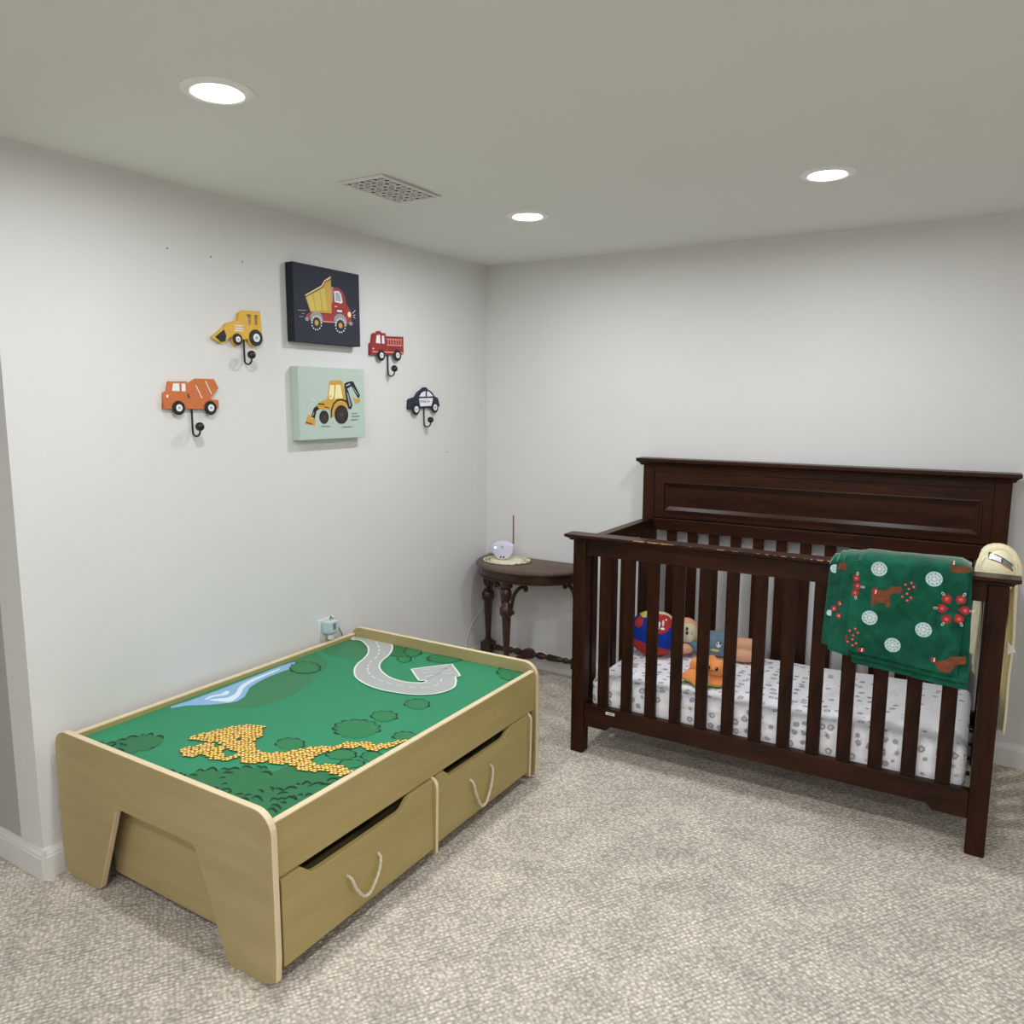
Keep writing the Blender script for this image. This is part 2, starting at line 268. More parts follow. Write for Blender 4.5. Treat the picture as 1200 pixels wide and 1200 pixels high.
ARCS = [[(0.511,-2.186),(0.512,-2.172),(0.533,-2.175)],[(0.53,-2.172),(0.531,-2.148),(0.562,-2.156)],[(0.558,-2.144),(0.56,-2.135),(0.572,-2.133)],[(0.576,-2.144),(0.581,-2.118),(0.599,-2.116)],[(0.581,-2.156),(0.587,-2.145),(0.605,-2.139)],[(0.599,-2.11),(0.601,-2.093),(0.628,-2.096)],[(0.625,-2.083),(0.629,-2.076),(0.638,-2.078)],[(0.643,-2.087),(0.643,-2.071),(0.659,-2.073)],[(0.661,-2.098),(0.679,-2.087),(0.703,-2.095)],[(0.598,-2.179),(0.599,-2.171),(0.608,-2.167)],[(0.63,-2.197),(0.631,-2.189),(0.637,-2.187)],[(0.629,-2.223),(0.631,-2.215),(0.65,-2.221)],[(0.653,-2.219),(0.658,-2.205),(0.676,-2.204)],[(0.675,-2.222),(0.68,-2.212),(0.674,-2.202)],[(0.701,-2.212),(0.709,-2.204),(0.715,-2.199)],[(0.723,-2.206),(0.728,-2.196),(0.738,-2.192)],[(0.729,-2.225),(0.735,-2.212),(0.755,-2.215)],[(0.751,-2.205),(0.755,-2.189),(0.786,-2.199)],[(0.73,-2.167),(0.741,-2.164),(0.755,-2.17)],[(0.743,-2.142),(0.753,-2.139),(0.768,-2.151)],[(0.761,-2.141),(0.773,-2.133),(0.793,-2.138)],[(0.789,-2.134),(0.788,-2.112),(0.81,-2.11)],[(0.792,-2.159),(0.792,-2.146),(0.807,-2.136)],[(0.791,-2.096),(0.793,-2.091),(0.8,-2.089)],[(0.806,-2.089),(0.801,-2.076),(0.81,-2.075)],[(0.803,-2.192),(0.797,-2.176),(0.813,-2.173)],[(0.825,-2.169),(0.826,-2.148),(0.853,-2.151)],[(0.815,-2.178),(0.813,-2.166),(0.821,-2.161)],[(0.82,-2.204),(0.827,-2.193),(0.855,-2.201)],[(0.83,-2.223),(0.835,-2.21),(0.861,-2.219)],[(0.826,-2.181),(0.836,-2.175),(0.842,-2.174)],[(0.839,-2.13),(0.841,-2.126),(0.846,-2.125)],[(0.515,-2.21),(0.521,-2.201),(0.535,-2.199)],[(0.79,-2.114),(0.796,-2.107),(0.81,-2.11)],[(0.792,-2.097),(0.792,-2.091),(0.801,-2.092)],[(0.808,-2.087),(0.802,-2.071),(0.821,-2.071)],[(0.826,-2.088),(0.831,-2.061),(0.85,-2.053)],[(0.847,-2.043),(0.845,-2.025),(0.864,-2.016)],[(0.846,-2.067),(0.85,-2.057),(0.872,-2.047)],[(0.827,-2.149),(0.833,-2.141),(0.851,-2.148)],[(0.838,-2.134),(0.84,-2.125),(0.849,-2.127)],[(0.858,-2.129),(0.853,-2.114),(0.869,-2.111)],[(0.123,-2.226),(0.126,-2.215),(0.15,-2.222)],[(0.154,-2.215),(0.152,-2.199),(0.169,-2.197)],[(0.169,-2.197),(0.175,-2.206),(0.174,-2.216)],[(0.157,-2.186),(0.156,-2.173),(0.172,-2.168)],[(0.165,-2.163),(0.162,-2.142),(0.189,-2.139)],[(0.179,-2.127),(0.179,-2.12),(0.186,-2.12)],[(0.197,-2.125),(0.192,-2.103),(0.21,-2.108)],[(0.196,-2.202),(0.194,-2.19),(0.212,-2.19)],[(0.179,-2.195),(0.18,-2.19),(0.19,-2.19)],[(0.203,-2.223),(0.219,-2.213),(0.246,-2.218)],[(0.222,-2.109),(0.233,-2.098),(0.254,-2.103)],[(0.284,-2.165),(0.284,-2.16),(0.288,-2.155)],[(0.444,-2.226),(0.453,-2.215),(0.475,-2.222)],[(0.487,-2.219),(0.487,-2.213),(0.494,-2.214)],[(0.503,-2.223),(0.503,-2.213),(0.52,-2.224)]]
DUMP = [('p','gold',[(-1.2838,1.7643),(-1.1987,1.8106),(-1.183,1.8309),(-1.1483,1.8512),(-1.1481,1.7128),(-1.2028,1.7103),(-1.2595,1.7088)]),('p','straw',[(-1.2786,1.7623),(-1.2476,1.7748),(-1.2356,1.7176),(-1.2575,1.7129)]),('p','straw',[(-1.2421,1.778),(-1.2105,1.7908),(-1.2024,1.7209),(-1.2283,1.717)]),('p','straw',[(-1.2048,1.7954),(-1.1839,1.8071),(-1.1723,1.7238),(-1.1931,1.7205)]),('s','ink',[(-1.2821,1.7614),(-1.1933,1.806),(-1.1775,1.8276),(-1.1467,1.8421)],0.003),('s','cream',[(-1.2837,1.7663),(-1.1979,1.8106),(-1.1822,1.8318),(-1.1483,1.8507)],0.003),('p','red',[(-1.1422,1.8122),(-1.1113,1.8146),(-1.0882,1.8053),(-1.0732,1.7826),(-1.0662,1.7561),(-1.0467,1.7389),(-1.0373,1.7205),(-1.0405,1.6871),(-1.0732,1.6761),(-1.1359,1.679),(-1.2005,1.6761),(-1.2589,1.6816),(-1.2802,1.6848),(-1.2796,1.6978),(-1.2614,1.706),(-1.2029,1.7076),(-1.1501,1.71)]),('p','grey',[(-1.1478,1.8142),(-1.1364,1.8129),(-1.1426,1.7535),(-1.1483,1.7542)]),('p','white',[(-1.1332,1.7986),(-1.1079,1.8024),(-1.0946,1.791),(-1.0878,1.762),(-1.094,1.7559),(-1.1309,1.7588)]),('p','glass',[(-1.1276,1.7939),(-1.11,1.7973),(-1.0998,1.7877),(-1.0953,1.7626),(-1.1261,1.7633)]),('p','ink',[(-1.1261,1.7324),(-1.0849,1.7346),(-1.0866,1.7214),(-1.1266,1.7202)]),('p','white',[(-1.1204,1.7295),(-1.091,1.731),(-1.0921,1.723),(-1.1207,1.7227)]),('s','cream',[(-1.1316,1.7413),(-1.118,1.7418)],0.003),('s','pink',[(-1.1967,1.6791),(-1.1359,1.6811)],0.004),('o','cream',(-1.0515,1.7178),0.0097,0.0111),('o','grey',(-1.2786,1.6811),0.0097,0.0078),('o','grey',(-1.0447,1.684),0.0111,0.0074),('o','grey',(-1.2296,1.6868),0.0326,0.0263),('o','grey',(-1.1024,1.6886),0.0358,0.0273),('o','ink',(-1.2303,1.671),0.02,0.0205),('o','gold',(-1.2303,1.671),0.0103,0.0105),('o','white',(-1.2044,1.6732),0.003,0.0029),('o','white',(-1.2074,1.6619),0.003,0.0029),('o','white',(-1.215,1.6524),0.003,0.003),('o','white',(-1.2256,1.6467),0.0029,0.0029),('o','white',(-1.2371,1.6458),0.003,0.0029),('o','white',(-1.2471,1.6499),0.0029,0.0029),('o','white',(-1.2538,1.6581),0.0029,0.0029),('o','white',(-1.2558,1.6688),0.0029,0.0029),('o','white',(-1.2529,1.6799),0.0029,0.0029),('o','white',(-1.2454,1.6893),0.0029,0.0029),('o','white',(-1.235,1.6951),0.003,0.0029),('o','white',(-1.2235,1.6961),0.0029,0.0029),('o','white',(-1.2133,1.6922),0.0029,0.0029),('o','white',(-1.2065,1.684),0.003,0.0029),('o','ink',(-1.1031,1.6714),0.0214,0.0213),('o','gold',(-1.1031,1.6714),0.0111,0.0109),('o','white',(-1.0752,1.6737),0.0032,0.003),('o','white',(-1.0785,1.662),0.0033,0.003),('o','white',(-1.0866,1.6522),0.0032,0.0031),('o','white',(-1.0979,1.6463),0.0032,0.003),('o','white',(-1.1102,1.6454),0.0031,0.003),('o','white',(-1.121,1.6496),0.0031,0.003),('o','white',(-1.1283,1.6581),0.0032,0.003),('o','white',(-1.1305,1.6692),0.0031,0.003),('o','white',(-1.1274,1.6807),0.0031,0.003),('o','white',(-1.1194,1.6904),0.0031,0.003),('o','white',(-1.1083,1.6964),0.0032,0.003),('o','white',(-1.096,1.6975),0.0032,0.003),('o','white',(-1.085,1.6934),0.0032,0.003),('o','white',(-1.0776,1.6849),0.0032,0.0031),('s','grey',[(-1.323,1.709),(-1.2826,1.7117)],0.0025),('s','grey',[(-1.3061,1.6979),(-1.2902,1.6989)],0.0025),('s','grey',[(-1.3171,1.6866),(-1.2978,1.6879)],0.0025),('s','white',[(-1.0351,1.7235),(-1.0183,1.7376)],0.0025),('s','white',[(-1.03,1.7171),(-1.0189,1.7189)],0.0025),('s','white',[(-1.0302,1.7115),(-1.0193,1.707)],0.0025)]
BACKHOE = [('p','ink',[(-1.2019,1.3699),(-1.2397,1.3618),(-1.2587,1.3511),(-1.2749,1.3137),(-1.2681,1.3029),(-1.257,1.3053),(-1.2444,1.3403),(-1.2291,1.3483),(-1.1987,1.3563)]),('p','gold',[(-1.2871,1.3273),(-1.2495,1.3079),(-1.256,1.2837),(-1.3047,1.2942)]),('p','red',[(-1.3008,1.3014),(-1.2685,1.2934),(-1.2724,1.289),(-1.3029,1.295)]),('p','gold',[(-1.1718,1.4534),(-1.1524,1.4579),(-1.1092,1.459),(-1.0994,1.4536),(-1.0838,1.3896),(-1.0801,1.3783),(-1.1863,1.3795),(-1.1858,1.3918),(-1.1746,1.4329)]),('p','lemon',[(-1.1685,1.4398),(-1.1453,1.4402),(-1.1488,1.4003),(-1.1592,1.3837),(-1.1802,1.3891)]),('p','lemon',[(-1.1374,1.4418),(-1.1118,1.4423),(-1.0998,1.3895),(-1.1356,1.3879),(-1.1456,1.3837)]),('p','gold',[(-1.2357,1.3699),(-1.2128,1.3794),(-1.1823,1.385),(-1.0841,1.3811),(-1.0818,1.3332),(-1.1657,1.3175),(-1.1762,1.3452),(-1.2255,1.3455),(-1.24,1.3564)]),('s','ink',[(-1.2358,1.3672),(-1.2021,1.3658)],0.005),('s','maroon',[(-1.2025,1.3563),(-1.176,1.3507)],0.004),('s','ink',[(-1.1802,1.3877),(-1.1682,1.4001),(-1.1627,1.3919)],0.002),('s','ink',[(-1.1678,1.3134),(-1.1647,1.3423),(-1.1521,1.3671),(-1.1319,1.381),(-1.1081,1.3839),(-1.0842,1.3783),(-1.0725,1.3642)],0.007),('s','gold',[(-1.1579,1.3174),(-1.151,1.345),(-1.1325,1.3671),(-1.1085,1.3727),(-1.0848,1.3614),(-1.0753,1.3445)],0.011),('p','ink',[(-1.0897,1.4455),(-1.0774,1.4527),(-1.0446,1.4577),(-1.0365,1.4537),(-1.0007,1.4015),(-1.0075,1.39),(-1.0177,1.3956),(-1.0494,1.4379),(-1.0743,1.4262),(-1.0825,1.4233),(-1.0903,1.4315)]),('s','white',[(-1.0799,1.4387),(-1.0573,1.4462)],0.003),('s','white',[(-1.0413,1.4338),(-1.0113,1.4014)],0.0015),('p','ink',[(-1.0883,1.4288),(-1.0704,1.4234),(-1.046,1.3613),(-1.0548,1.3457),(-1.0691,1.3473),(-1.0803,1.3727)]),('p','grey',[(-1.0788,1.4149),(-1.0689,1.4066),(-1.0542,1.3614),(-1.0627,1.3543)]),('p','gold',[(-1.0406,1.3955),(-1.0264,1.387),(-1.0053,1.39),(-1.0015,1.3785),(-1.0145,1.367),(-1.0311,1.3727)]),('o','ink',(-1.1103,1.3251),0.0388,0.037),('s','brown',[(-1.0987,1.3249),(-1.0774,1.3247)],0.0035),('s','brown',[(-1.1005,1.3194),(-1.0824,1.3089)],0.0035),('s','brown',[(-1.1049,1.3154),(-1.0949,1.2975)],0.0035),('s','brown',[(-1.1107,1.314),(-1.1115,1.2936)],0.0035),('s','brown',[(-1.1164,1.3156),(-1.1275,1.2981)],0.0035),('s','brown',[(-1.1204,1.3197),(-1.1389,1.3098)],0.0035),('s','brown',[(-1.1217,1.3252),(-1.1426,1.3255)],0.0035),('s','brown',[(-1.12,1.3308),(-1.1377,1.341)],0.0035),('s','brown',[(-1.1157,1.3348),(-1.1255,1.3524)],0.0035),('s','brown',[(-1.1099,1.3362),(-1.1091,1.3565)],0.0035),('s','brown',[(-1.1042,1.3346),(-1.0929,1.3522)],0.0035),('s','brown',[(-1.1001,1.3305),(-1.0812,1.3406)],0.0035),('o','brown',(-1.1103,1.3251),0.01,0.0096),('o','ink',(-1.206,1.3167),0.0252,0.0259),('s','brown',[(-1.1985,1.3166),(-1.1846,1.3164)],0.0025),('s','brown',[(-1.1996,1.3127),(-1.1879,1.3053)],0.0025),('s','brown',[(-1.2025,1.3099),(-1.1961,1.2974)],0.0025),('s','brown',[(-1.2063,1.3089),(-1.2069,1.2946)],0.0025),('s','brown',[(-1.21,1.31),(-1.2174,1.2978)],0.0025),('s','brown',[(-1.2126,1.3129),(-1.2248,1.306)],0.0025),('s','brown',[(-1.2135,1.3168),(-1.2271,1.317)],0.0025),('s','brown',[(-1.2123,1.3207),(-1.2239,1.328)],0.0025),('s','brown',[(-1.2095,1.3235),(-1.2158,1.3359)],0.0025),('s','brown',[(-1.2057,1.3245),(-1.2051,1.3388)],0.0025),('s','brown',[(-1.202,1.3234),(-1.1945,1.3357)],0.0025),('s','brown',[(-1.1993,1.3205),(-1.187,1.3275)],0.0025),('o','brown',(-1.206,1.3167),0.0065,0.0068),('s','ink',[(-1.2642,1.3082),(-1.2635,1.3243),(-1.2552,1.3457)],0.004),('s','gold',[(-1.2673,1.3217),(-1.2594,1.335)],0.004),('o','white',(-1.267,1.3123),0.0037,0.0034),('s','slate',[(-1.0533,1.3287),(-1.02,1.3297)],0.0028),('s','slate',[(-1.0517,1.3167),(-1.0057,1.318)],0.0028),('s','slate',[(-1.0584,1.3031),(-1.0167,1.3044)],0.0028),('s','slate',[(-1.2226,1.2815),(-1.1749,1.2812)],0.0028),('s','slate',[(-1.1101,1.2759),(-1.049,1.2763)],0.0028),('s','white',[(-1.2788,1.3912),(-1.2611,1.3806)],0.002),('s','white',[(-1.2643,1.3913),(-1.2538,1.378)],0.002),('s','white',[(-1.2818,1.3646),(-1.2615,1.3699)],0.002),('s','white',[(-1.283,1.3779),(-1.265,1.3753)],0.002)]
LOADER = {'outline': [(-1.6784,1.587),(-1.6311,1.6204),(-1.621,1.6343),(-1.6115,1.6389),(-1.5683,1.6521),(-1.5645,1.6772),(-1.5472,1.6865),(-1.4754,1.6896),(-1.4713,1.6232),(-1.4668,1.5918),(-1.484,1.5729),(-1.5095,1.5667),(-1.5286,1.5799),(-1.5304,1.5915),(-1.5549,1.5898),(-1.5631,1.5719),(-1.5827,1.565),(-1.5987,1.5754),(-1.5998,1.5982),(-1.6192,1.5855),(-1.629,1.5754),(-1.6476,1.5715)],'holes': [[(-1.5357,1.6754),(-1.5135,1.6774),(-1.5144,1.6413),(-1.5313,1.6387)],[(-1.5026,1.6773),(-1.486,1.6788),(-1.4845,1.641),(-1.5015,1.6412)]],'prints': [('p','ink',[(-1.6693,1.5895),(-1.6313,1.6166),(-1.6232,1.5965),(-1.6289,1.5772),(-1.6475,1.5738)]),('s','white',[(-1.5874,1.6333),(-1.551,1.6344)],0.0035),('s','white',[(-1.5879,1.6249),(-1.5515,1.6259)],0.0035),('s','white',[(-1.5883,1.6165),(-1.5519,1.6174)],0.0035)]}
MIXER = {'outline': [(-1.8696,1.4014),(-1.8552,1.4069),(-1.8492,1.4373),(-1.7872,1.4387),(-1.7836,1.4297),(-1.7482,1.4488),(-1.682,1.4487),(-1.6655,1.4207),(-1.6992,1.3863),(-1.6928,1.3807),(-1.6679,1.3796),(-1.6684,1.356),(-1.6765,1.3504),(-1.8727,1.3534)],'holes': [],'prints': [('p','white',[(-1.8373,1.4329),(-1.8147,1.4327),(-1.815,1.4082),(-1.8429,1.4089)]),('p','white',[(-1.8064,1.4329),(-1.7927,1.4324),(-1.7934,1.4077),(-1.808,1.4083)]),('p','white',[(-1.8639,1.3962),(-1.8567,1.3962),(-1.8573,1.3873),(-1.8637,1.3873)]),('s','white',[(-1.7538,1.4285),(-1.7325,1.3862)],0.003),('s','white',[(-1.7159,1.4422),(-1.6948,1.3995)],0.003),('p','brown',[(-1.7874,1.4023),(-1.7813,1.3987),(-1.7771,1.3841),(-1.7862,1.3877)])]}
FIRE = {'outline': [(-0.899,1.6138),(-0.8864,1.6227),(-0.8811,1.6536),(-0.8716,1.6605),(-0.854,1.663),(-0.8494,1.6691),(-0.8367,1.6713),(-0.8274,1.6637),(-0.805,1.6641),(-0.8022,1.6519),(-0.6859,1.6571),(-0.6856,1.5841),(-0.9003,1.5709)],'holes': [],'prints': [('p','white',[(-0.8606,1.6531),(-0.8404,1.6558),(-0.8383,1.6196),(-0.8678,1.621)]),('p','white',[(-0.8277,1.6534),(-0.8137,1.6544),(-0.8127,1.6204),(-0.8287,1.6211)]),('s','pink',[(-0.7993,1.6409),(-0.6964,1.6448)],0.004),('s','pink',[(-0.7967,1.616),(-0.6957,1.6192)],0.004),('s','pink',[(-0.7882,1.6412),(-0.789,1.6144)],0.0045),('s','pink',[(-0.7712,1.6423),(-0.772,1.6154)],0.0045),('s','pink',[(-0.7541,1.6435),(-0.7548,1.6165)],0.0045),('s','pink',[(-0.7368,1.6447),(-0.7375,1.6175)],0.0045),('s','pink',[(-0.7201,1.6458),(-0.7208,1.6185)],0.0045),('s','pink',[(-0.7032,1.6469),(-0.7039,1.6196)],0.0045),('s','pink',[(-0.8913,1.5836),(-0.6855,1.5897)],0.005),('o','white',(-0.8847,1.5963),0.0043,0.0037)]}
POLICE = {'outline': [(-0.6552,1.3448),(-0.6508,1.3823),(-0.6401,1.389),(-0.6042,1.3958),(-0.5821,1.4184),(-0.5526,1.4322),(-0.5413,1.4405),(-0.5228,1.4408),(-0.5154,1.4328),(-0.4855,1.4218),(-0.4629,1.4013),(-0.4359,1.3922),(-0.4232,1.3573),(-0.4482,1.3504),(-0.5689,1.3487),(-0.6482,1.3425)],'holes': [],'prints': [('p','white',[(-0.5788,1.3996),(-0.5639,1.4163),(-0.5394,1.4247),(-0.532,1.4248),(-0.5325,1.3999)]),('p','white',[(-0.5216,1.425),(-0.5006,1.4207),(-0.4766,1.4021),(-0.522,1.4)]),('p','white',[(-0.5812,1.3915),(-0.4768,1.3943),(-0.4866,1.3575),(-0.5724,1.3555)]),('o','lime',(-0.5074,1.3773),0.006,0.005)]}
WHEELS = {'LOADER': [((-1.579,1.5874),0.0202,0.02,0.48),((-1.4993,1.5975),0.0289,0.0283,0.5)],'MIXER': [((-1.8226,1.3549),0.023,0.0225,0.5),((-1.702,1.3543),0.0235,0.0234,0.5)],'FIRE': [((-0.8365,1.5709),0.0243,0.0224,0.5),((-0.7306,1.5763),0.0257,0.023,0.5)],'POLICE': [((-0.6054,1.3422),0.029,0.0233,0.55),((-0.4652,1.3505),0.0294,0.0231,0.55)]}
PTEXT = [(-0.5684,1.3726),(-0.5188,1.3727),(-0.5682,1.3826)]
FLAKES = [(1.989,0.878),(2.138,0.865),(1.972,0.722),(2.121,0.707),(2.041,0.646)]
HEARTS = [(2.175,0.81),(2.211,0.813),(2.165,0.78),(2.224,0.782),(2.178,0.748),(2.21,0.754)]
HC = [(2.196,0.783)]
DOTS = [(2.064,0.839),(2.08,0.847),(2.087,0.835),(2.074,0.827),(2.07,0.812),(2.058,0.801),(2.081,0.801),(2.072,0.791),(1.918,0.673),(1.934,0.682),(1.942,0.67),(1.929,0.66),(1.928,0.646),(1.914,0.637),(1.939,0.635),(1.929,0.627)]
MOOSE = [[(1.972,0.793),(1.988,0.802),(1.991,0.813),(2.021,0.817),(2.022,0.829),(2.053,0.831),(2.059,0.82),(2.054,0.812),(2.035,0.808),(2.024,0.8),(2.027,0.765),(2.016,0.761),(2.013,0.774),(1.984,0.77),(1.982,0.759),(1.975,0.757)],[(2.177,0.909),(2.204,0.912),(2.228,0.91),(2.23,0.896),(2.206,0.889),(2.179,0.892)],[(2.156,0.614),(2.189,0.627),(2.197,0.638),(2.235,0.644),(2.239,0.623),(2.212,0.613),(2.199,0.587),(2.169,0.588)],[(1.903,0.65),(1.911,0.663),(1.916,0.647),(1.91,0.637)]]
HATS = [[(1.973,0.814),(1.987,0.82),(1.991,0.798),(1.976,0.794)],[(2.176,0.923),(2.189,0.924),(2.188,0.915),(2.178,0.915)],[(2.146,0.628),(2.159,0.628),(2.16,0.613),(2.148,0.613)],[(1.946,0.622),(1.965,0.623),(1.963,0.611),(1.943,0.61)]]
# ---------------------------------------------------------------- room shell
H = 2.0546; LW = 2.336; XR = 4.4; YF = -5.6; XL = -1.7
def slab(name, *a): m = MB(); m.box(*a); return struct(m.build(name))
slab('floor', XL-.1, XR+.1, YF-.1, .1, -.08, 0, 'carpet')
slab('ceiling', XL-.1, XR+.1, YF-.1, .1, H, H+.08, 'ceiling')
wl = slab('wall_left', -.12, 0, -LW, .1, 0, H, 'wall')
slab('wall_back', 0, XR+.1, 0, .1, 0, H, 'wall')
slab('wall_right', XR, XR+.1, YF, 0, 0, H, 'wall')
slab('wall_front', XL, XR, YF-.1, YF, 0, H, 'wall')
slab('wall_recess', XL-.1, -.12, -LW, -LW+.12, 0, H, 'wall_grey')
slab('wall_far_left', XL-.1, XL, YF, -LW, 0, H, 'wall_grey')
def baseboard(name, p0, p1, n):
    # p0->p1 along the wall, n = direction into the room
    prof = [(0,0),(.014,0),(.014,.066),(.0115,.070),(.0115,.074),(.007,.082),(.004,.090),(0,.090)]
    vs = [(p[0]+n[0]*d, p[1]+n[1]*d, z) for p in (p0,p1) for d, z in prof]; k = len(prof)
    m = MB(); m.add(vs, [list(range(k)), list(range(k,2*k))]+[(i,(i+1)%k,(i+1)%k+k,i+k) for i in range(k)], 'baseboard')
    return struct(m.build(name))
baseboard('baseboard_left', (0,-LW), (0,0), (1,0))
baseboard('baseboard_back', (.014,0), (XR,0), (0,-1))
baseboard('baseboard_recess', (XL,-LW), (.014,-LW), (0,-1))
for y, z in ((-1.821,1.851),(-1.66,1.85),(-1.531,1.852)):
    one('nail_hole', wl, 'lathe', [(.0035,0),(.0022,.0006)], (0,y,z), 'slate', d=(1,0,0), n=8)
pr = Print('x', .0002, .0002); pr.stroke('slate', [(-.362,1.134),(-.348,1.136),(-.338,1.132)], [.001,.003,.001]); pr.build('scuff_mark', wl, fix=False)

# ---------------------------------------------------------------- ceiling lights
spots = [(.74,-.85,'ceiling light with glowing round diffuser nearest the room corner'), (1.775,-.855,'ceiling light with glowing round diffuser above the crib, right of the other one'),
         (.74,-2.2,'ceiling light in the second row, behind the ceiling vent'), (1.775,-2.2,'ceiling light added out of frame for brightness, second row, over the open carpet'),
         (.74,-3.6,'ceiling light added out of frame for brightness, third row, left of the camera'), (1.775,-3.6,'ceiling light added out of frame for brightness, third row, behind the camera'),
         (2.9,-2.2,'ceiling light added out of frame for brightness, second row, at the right side of the room'), (2.9,-3.6,'ceiling light added out of frame for brightness, third row, at the right side of the room'),
         (.74,-4.9,'ceiling light added out of frame for brightness, last row, left end'), (1.775,-4.9,'ceiling light added out of frame for brightness, last row, middle'), (2.9,-4.9,'ceiling light added out of frame for brightness, last row, right end')]  # out-of-frame lights are unseen additions that carry the room's brightness
for x, y, lab in spots:
    t = thing('ceiling_light', 'flush white '+lab, 'ceiling light', (x,y,H), 'round ceiling lights')
    n = 32; prof = [(.052,0),(.078,0),(.078,-.003),(.070,-.007),(.058,-.008),(.052,-.006)]
    m = MB(); vs = [(x+r*math.cos(k*math.tau/n), y+r*math.sin(k*math.tau/n), H+h) for r, h in prof for k in range(n)]
    m.add(vs, [(i*n+k, i*n+(k+1)%n, ((i+1)%6)*n+(k+1)%n, ((i+1)%6)*n+k) for i in range(6) for k in range(n)], 'lamp_trim'); m.build('trim_ring', t, smooth=True)
    m = MB(); m.add([(x+.052*math.cos(k*math.tau/n), y+.052*math.sin(k*math.tau/n), H-.005) for k in range(n)], [list(range(n))[::-1]], 'lamp_glow'); m.build('diffuser', t, fix=False)

# ---------------------------------------------------------------- ceiling vent
x0,x1,y0,y1 = .448,.634,-1.53,-1.232
t = thing('ceiling_vent', 'white ceiling vent cover with pierced scrollwork', 'vent', ((x0+x1)/2,(y0+y1)/2,H))
m = MB(); fwid = .014
for a in ((x0,x1,y0,y0+fwid),(x0,x1,y1-fwid,y1),(x0,x0+fwid,y0+fwid,y1-fwid),(x1-fwid,x1,y0+fwid,y1-fwid)): m.box(*a, H-.007, H, 'vent_white')
m.build('vent_frame', t, bevel=.002)
one('backing', t, 'box', x0+fwid, x1-fwid, y0+fwid, y1-fwid, H-.0012, H, 'vent_dark')
m = MB()
def ring3(cx, cy, r, a0=0, a1=360, w=.0022, n=14):
    m.tube([(cx+r*math.cos(math.radians(a0+(a1-a0)*k/n)), cy+r*math.sin(math.radians(a0+(a1-a0)*k/n)), H-.004) for k in range(n+1)], w, 'vent_white', n=5)
nx, ny = 3, 5; dx = (x1-x0-2*fwid)/nx; dy = (y1-y0-2*fwid)/ny
for i in range(nx):
    for j in range(ny):
        cx, cy = x0+fwid+dx*(i+.5), y0+fwid+dy*(j+.5)
        ring3(cx, cy, .009, w=.0026)
        for a in (45,135,225,315): ring3(cx+dx*.30*math.cos(math.radians(a)), cy+dy*.30*math.sin(math.radians(a)), .0125, a-140, a+100, w=.0021)
for i in (): m.box(x0+fwid+dx*i-.0016, x0+fwid+dx*i+.0016, y0+fwid, y1-fwid, H-.005, H-.003, 'vent_white')
for j in (): m.box(x0+fwid, x1-fwid, y0+fwid+dy*j-.0016, y0+fwid+dy*j+.0016, H-.005, H-.003, 'vent_white')
m.build('scroll_grille', t, smooth=True)

# ---------------------------------------------------------------- pictures
def art(pr, L):
    for s in L:
        if s[0] == 'p': pr.poly(s[1], s[2])
        elif s[0] == 'o': pr.oval(s[1], s[2], s[3], s[4])
        else: pr.stroke(s[1], s[2], s[3])
def picture(y0, y1, z0, z1, mface, medge, label, data):
    t = thing('canvas_picture', label, 'picture', (0,(y0+y1)/2,z0), 'canvas prints on the left wall')
    m = MB(); m.prism([(y0,z0),(y1,z0),(y1,z1),(y0,z1)], 'x', .001, .04, mface, medge); m.build('stretched_canvas', t, bevel=.002)
    pr = Print('x', .0404, .00003); art(pr, data); pr.build('printed_picture', t, fix=False)
picture(-1.341,-.990,1.596,1.880,'canvas_navy','canvas_navy_edge','navy canvas picture of a red and yellow dump truck, upper of two', DUMP)
picture(-1.333,-.974,1.231,1.507,'canvas_mint','canvas_mint','pale mint canvas picture of a yellow backhoe, lower of two', BACKHOE)

